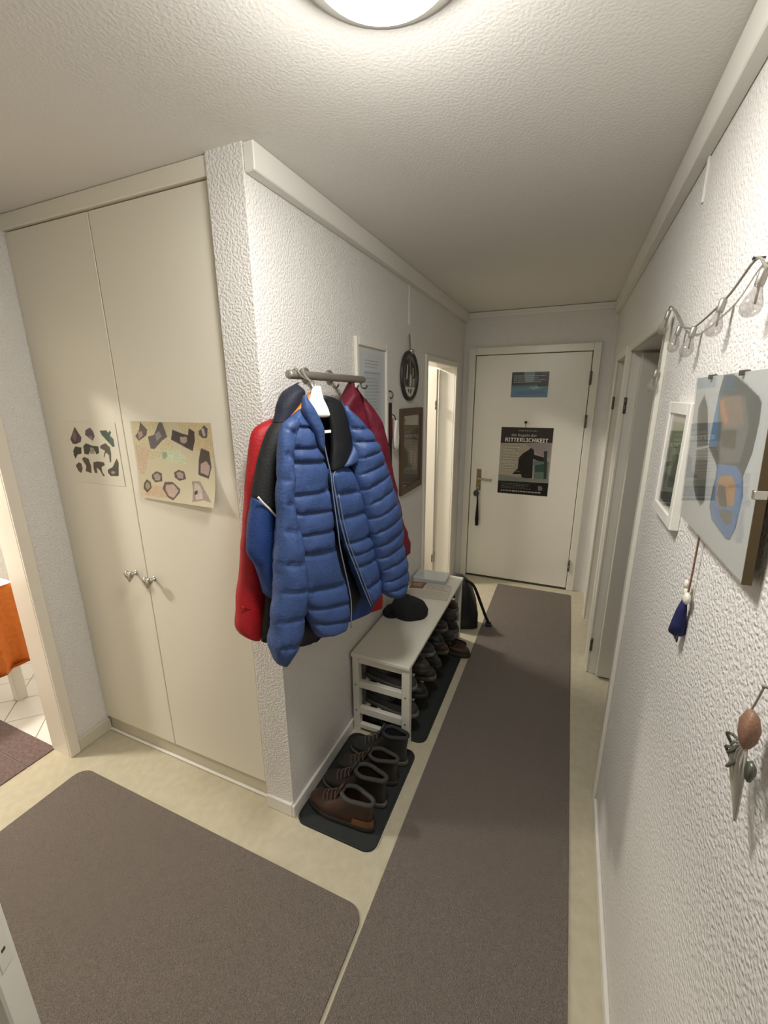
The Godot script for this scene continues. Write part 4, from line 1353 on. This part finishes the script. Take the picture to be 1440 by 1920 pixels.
	obj("nail", st, M.cord_brown, t)
	st = mb(true)
	tube(st, smooth_path([Vector3(-0.006, 0.018, 0), Vector3(-0.006, -0.04, 0.002), Vector3(-0.006, -0.095, 0.003), Vector3(-0.006, -0.125, 0.0)], 4), 0.0018, 6)
	obj("string", st, M.cord_brown, t)
	for q in [[-0.105, -0.012, 0.009], [-0.128, 0.007, 0.012], [-0.12, -0.007, 0.008]]:
		st = mb(true)
		lathe(st, [[0.0, q[2]], [q[2] * 0.7, q[2] * 0.7], [q[2], 0.0], [q[2] * 0.7, -q[2] * 0.7], [0.0, -q[2]]], 10, Transform3D(Basis(Vector3.RIGHT, 0.6).scaled(Vector3(0.6, 1.1, 1)), Vector3(-0.008, q[0], q[1])))
		obj("shell", st, M.shell, t)
	st = mb(true)
	tube(st, [Vector3(-0.008, -0.138, -0.004), Vector3(-0.009, -0.16, -0.006), Vector3(-0.009, -0.19, -0.009), Vector3(-0.009, -0.214, -0.012)], [0.005, 0.009, 0.013, 0.015], 10)
	obj("tassel", st, M.blue_yarn, t)
	for k in 5:
		st = mb(true)
		var zz := -0.026 + k * 0.007
		tube(st, [Vector3(-0.009, -0.212, zz), Vector3(-0.009, -0.23, zz - 0.001)], 0.0016, 5)
		obj("fringe", st, M.cord_grey if k % 2 else M.blue_yarn, t)
	# wire figure at the right edge
	var w := thing("wire_angel", "small clay and wire angel figure hanging on the right wall", "ornament", Vector3(1.14, 1.335, 0.525))
	st = mb(true)
	tube(st, [Vector3(0.008, 0.0, 0), Vector3(-0.008, 0.0, 0)], 0.002, 6)
	tube(st, smooth_path([Vector3(-0.006, 0.0, 0), Vector3(-0.008, -0.025, -0.004), Vector3(-0.012, -0.05, -0.006)], 3), 0.0013, 5)
	obj("string", st, M.cord_grey, w)
	st = mb(true)
	var rings := []
	for q in [[-0.03, 0.003], [-0.036, 0.011], [-0.05, 0.017], [-0.066, 0.015], [-0.078, 0.009], [-0.084, 0.003]]:
		var ring := []
		for k in 16:
			var a := TAU * k / 16
			ring.append(Vector3(-0.014 + cos(a) * q[1] * 0.6, q[0], sin(a) * q[1] * (1 + 0.1 * sin(3 * a)) + 0.01))
		rings.append(ring)
	skin(st, rings)
	obj("clay_body", st, M.copper, w)
	for k in 6:
		st = mb(true)
		var s: float = [-0.03, -0.021, -0.012, -0.004, 0.008, 0.018][k]
		tube(st, smooth_path([Vector3(-0.013, -0.078, 0.012), Vector3(-0.016, -0.1, 0.012 + s * 0.9), Vector3(-0.014, -0.135, 0.016 + s * 0.7), Vector3(-0.012, -0.165, 0.024 + s * 0.2), Vector3(-0.012, -0.178, 0.028)], 5), 0.0018, 6)
		obj("wire", st, M.wire, w)
	for k in 2:
		st = mb(true)
		var cen := Vector3(-0.018, -0.098 - 0.016 * k, -0.012 + 0.006 * k)
		var loop := []
		for i in 17:
			var a := TAU * i / 16
			loop.append(cen + Vector3(0.004 * sin(2 * a), cos(a) * 0.013, sin(a) * 0.01))
		tube(st, loop, 0.002, 6, false)
		obj("wire_flower", st, M.green_metal, w)
	st = mb(true)
	lathe(st, [[0.0, 0.016], [0.008, 0.008], [0.009, 0.0], [0.005, -0.012], [0.0, -0.016]], 10, Transform3D(Basis().scaled(Vector3(0.6, 1, 1)), Vector3(-0.012, -0.098, 0.032)))
	obj("bead", st, M.green_metal, w)


func kitchen() -> void:
	# tiles laid on the diagonal
	var fl := setting("floor_kitchen")
	obj("screed", one_box(Vector3(-3.4, -0.1, -0.8), Vector3(-1.297, -0.004, 2.1)), M.grout, fl)
	var st := mb()
	bx(st, Vector3(-0.098, -0.006, -0.098), Vector3(0.098, 0.0, 0.098), 0.0015)
	st.generate_normals()
	var tm := st.commit()
	var rng := RandomNumberGenerator.new()
	rng.seed = 5
	for i in range(-14, 15):
		for j in range(-14, 15):
			var p := Vector3(-2.3 + (i - j) * 0.2 * sqrt(0.5), 0, 0.6 + (i + j) * 0.2 * sqrt(0.5))
			if p.x < -3.15 or p.x > -1.44 or p.z < -0.55 or p.z > 1.3:
				continue
			var t := MeshInstance3D.new()
			t.name = "tile"
			t.mesh = tm
			t.material_override = M.tile
			fl.add_child(t, true)
			t.position = p + Vector3(0, rng.randf_range(-0.0004, 0.0), 0)
			t.rotation.y = PI / 4
	st = mb()
	bx(st, Vector3(-1.44, -0.006, -0.69), Vector3(-1.297, -0.0005, 1.99))
	obj("tile_border", st, M.tile, fl)
	var mt := thing("kitchen_mat", "dark brown plank-look vinyl mat on the kitchen tiles", "mat", Vector3(-1.69, 0, 0.6))
	for k in 7:
		obj("plank", one_box(Vector3(-0.12, 0.0005, -0.43 + k * 0.125), Vector3(0.4, 0.006, -0.43 + (k + 1) * 0.125 - 0.003), 0.001), M.vinyl, mt)
	# table with an orange cloth
	var tb := thing("kitchen_table", "white kitchen table mostly hidden under an orange cloth", "table", Vector3(-2.2, 0, 0.4))
	obj("tabletop", one_box(Vector3(-0.38, 0.68, -0.43), Vector3(0.38, 0.715, 0.43), 0.004), M.white_wood, tb)
	for x in [-0.33, 0.33]:
		for z in [-0.38, 0.38]:
			obj("leg", one_box(Vector3(x - 0.025, 0, z - 0.025), Vector3(x + 0.025, 0.68, z + 0.025), 0.003), M.white_wood, tb)
	var cl := thing("tablecloth", "orange cloth hanging down the side of the kitchen table", "tablecloth", Vector3(-1.785, 0.72, 0.4))
	st = mb(true)
	var rings := []
	for j in 14:
		var y := -0.44 * j / 13.0 + 0.002
		var ring := []
		for side in [1, -1]:
			for i in 30:
				var u := i / 29.0 if side == 1 else 1 - i / 29.0
				var z := lerpf(-0.44, 0.44, u)
				var fold := 0.035 * sin(u * 42 + 0.6) * (0.25 - y / 0.6) + 0.012 * sin(u * 13)
				ring.append(Vector3(0.004 + fold * 0.9 + 0.03 * (-y / 0.44) + side * 0.002, y - 0.02 * sin(u * 9) * (-y / 0.44), z + 0.0))
		rings.append(ring)
	skin(st, rings)
	obj("drop", st, M.orange, cl)
	obj("top_sheet", one_box(Vector3(-0.75, -0.004, -0.44), Vector3(0.01, 0.001, 0.44), 0.001), M.white_plastic, cl)
	obj("brown_border", one_box(Vector3(0.02, -0.42, -0.462), Vector3(0.034, 0.0, -0.442), 0.003), M.brown_edge, cl)
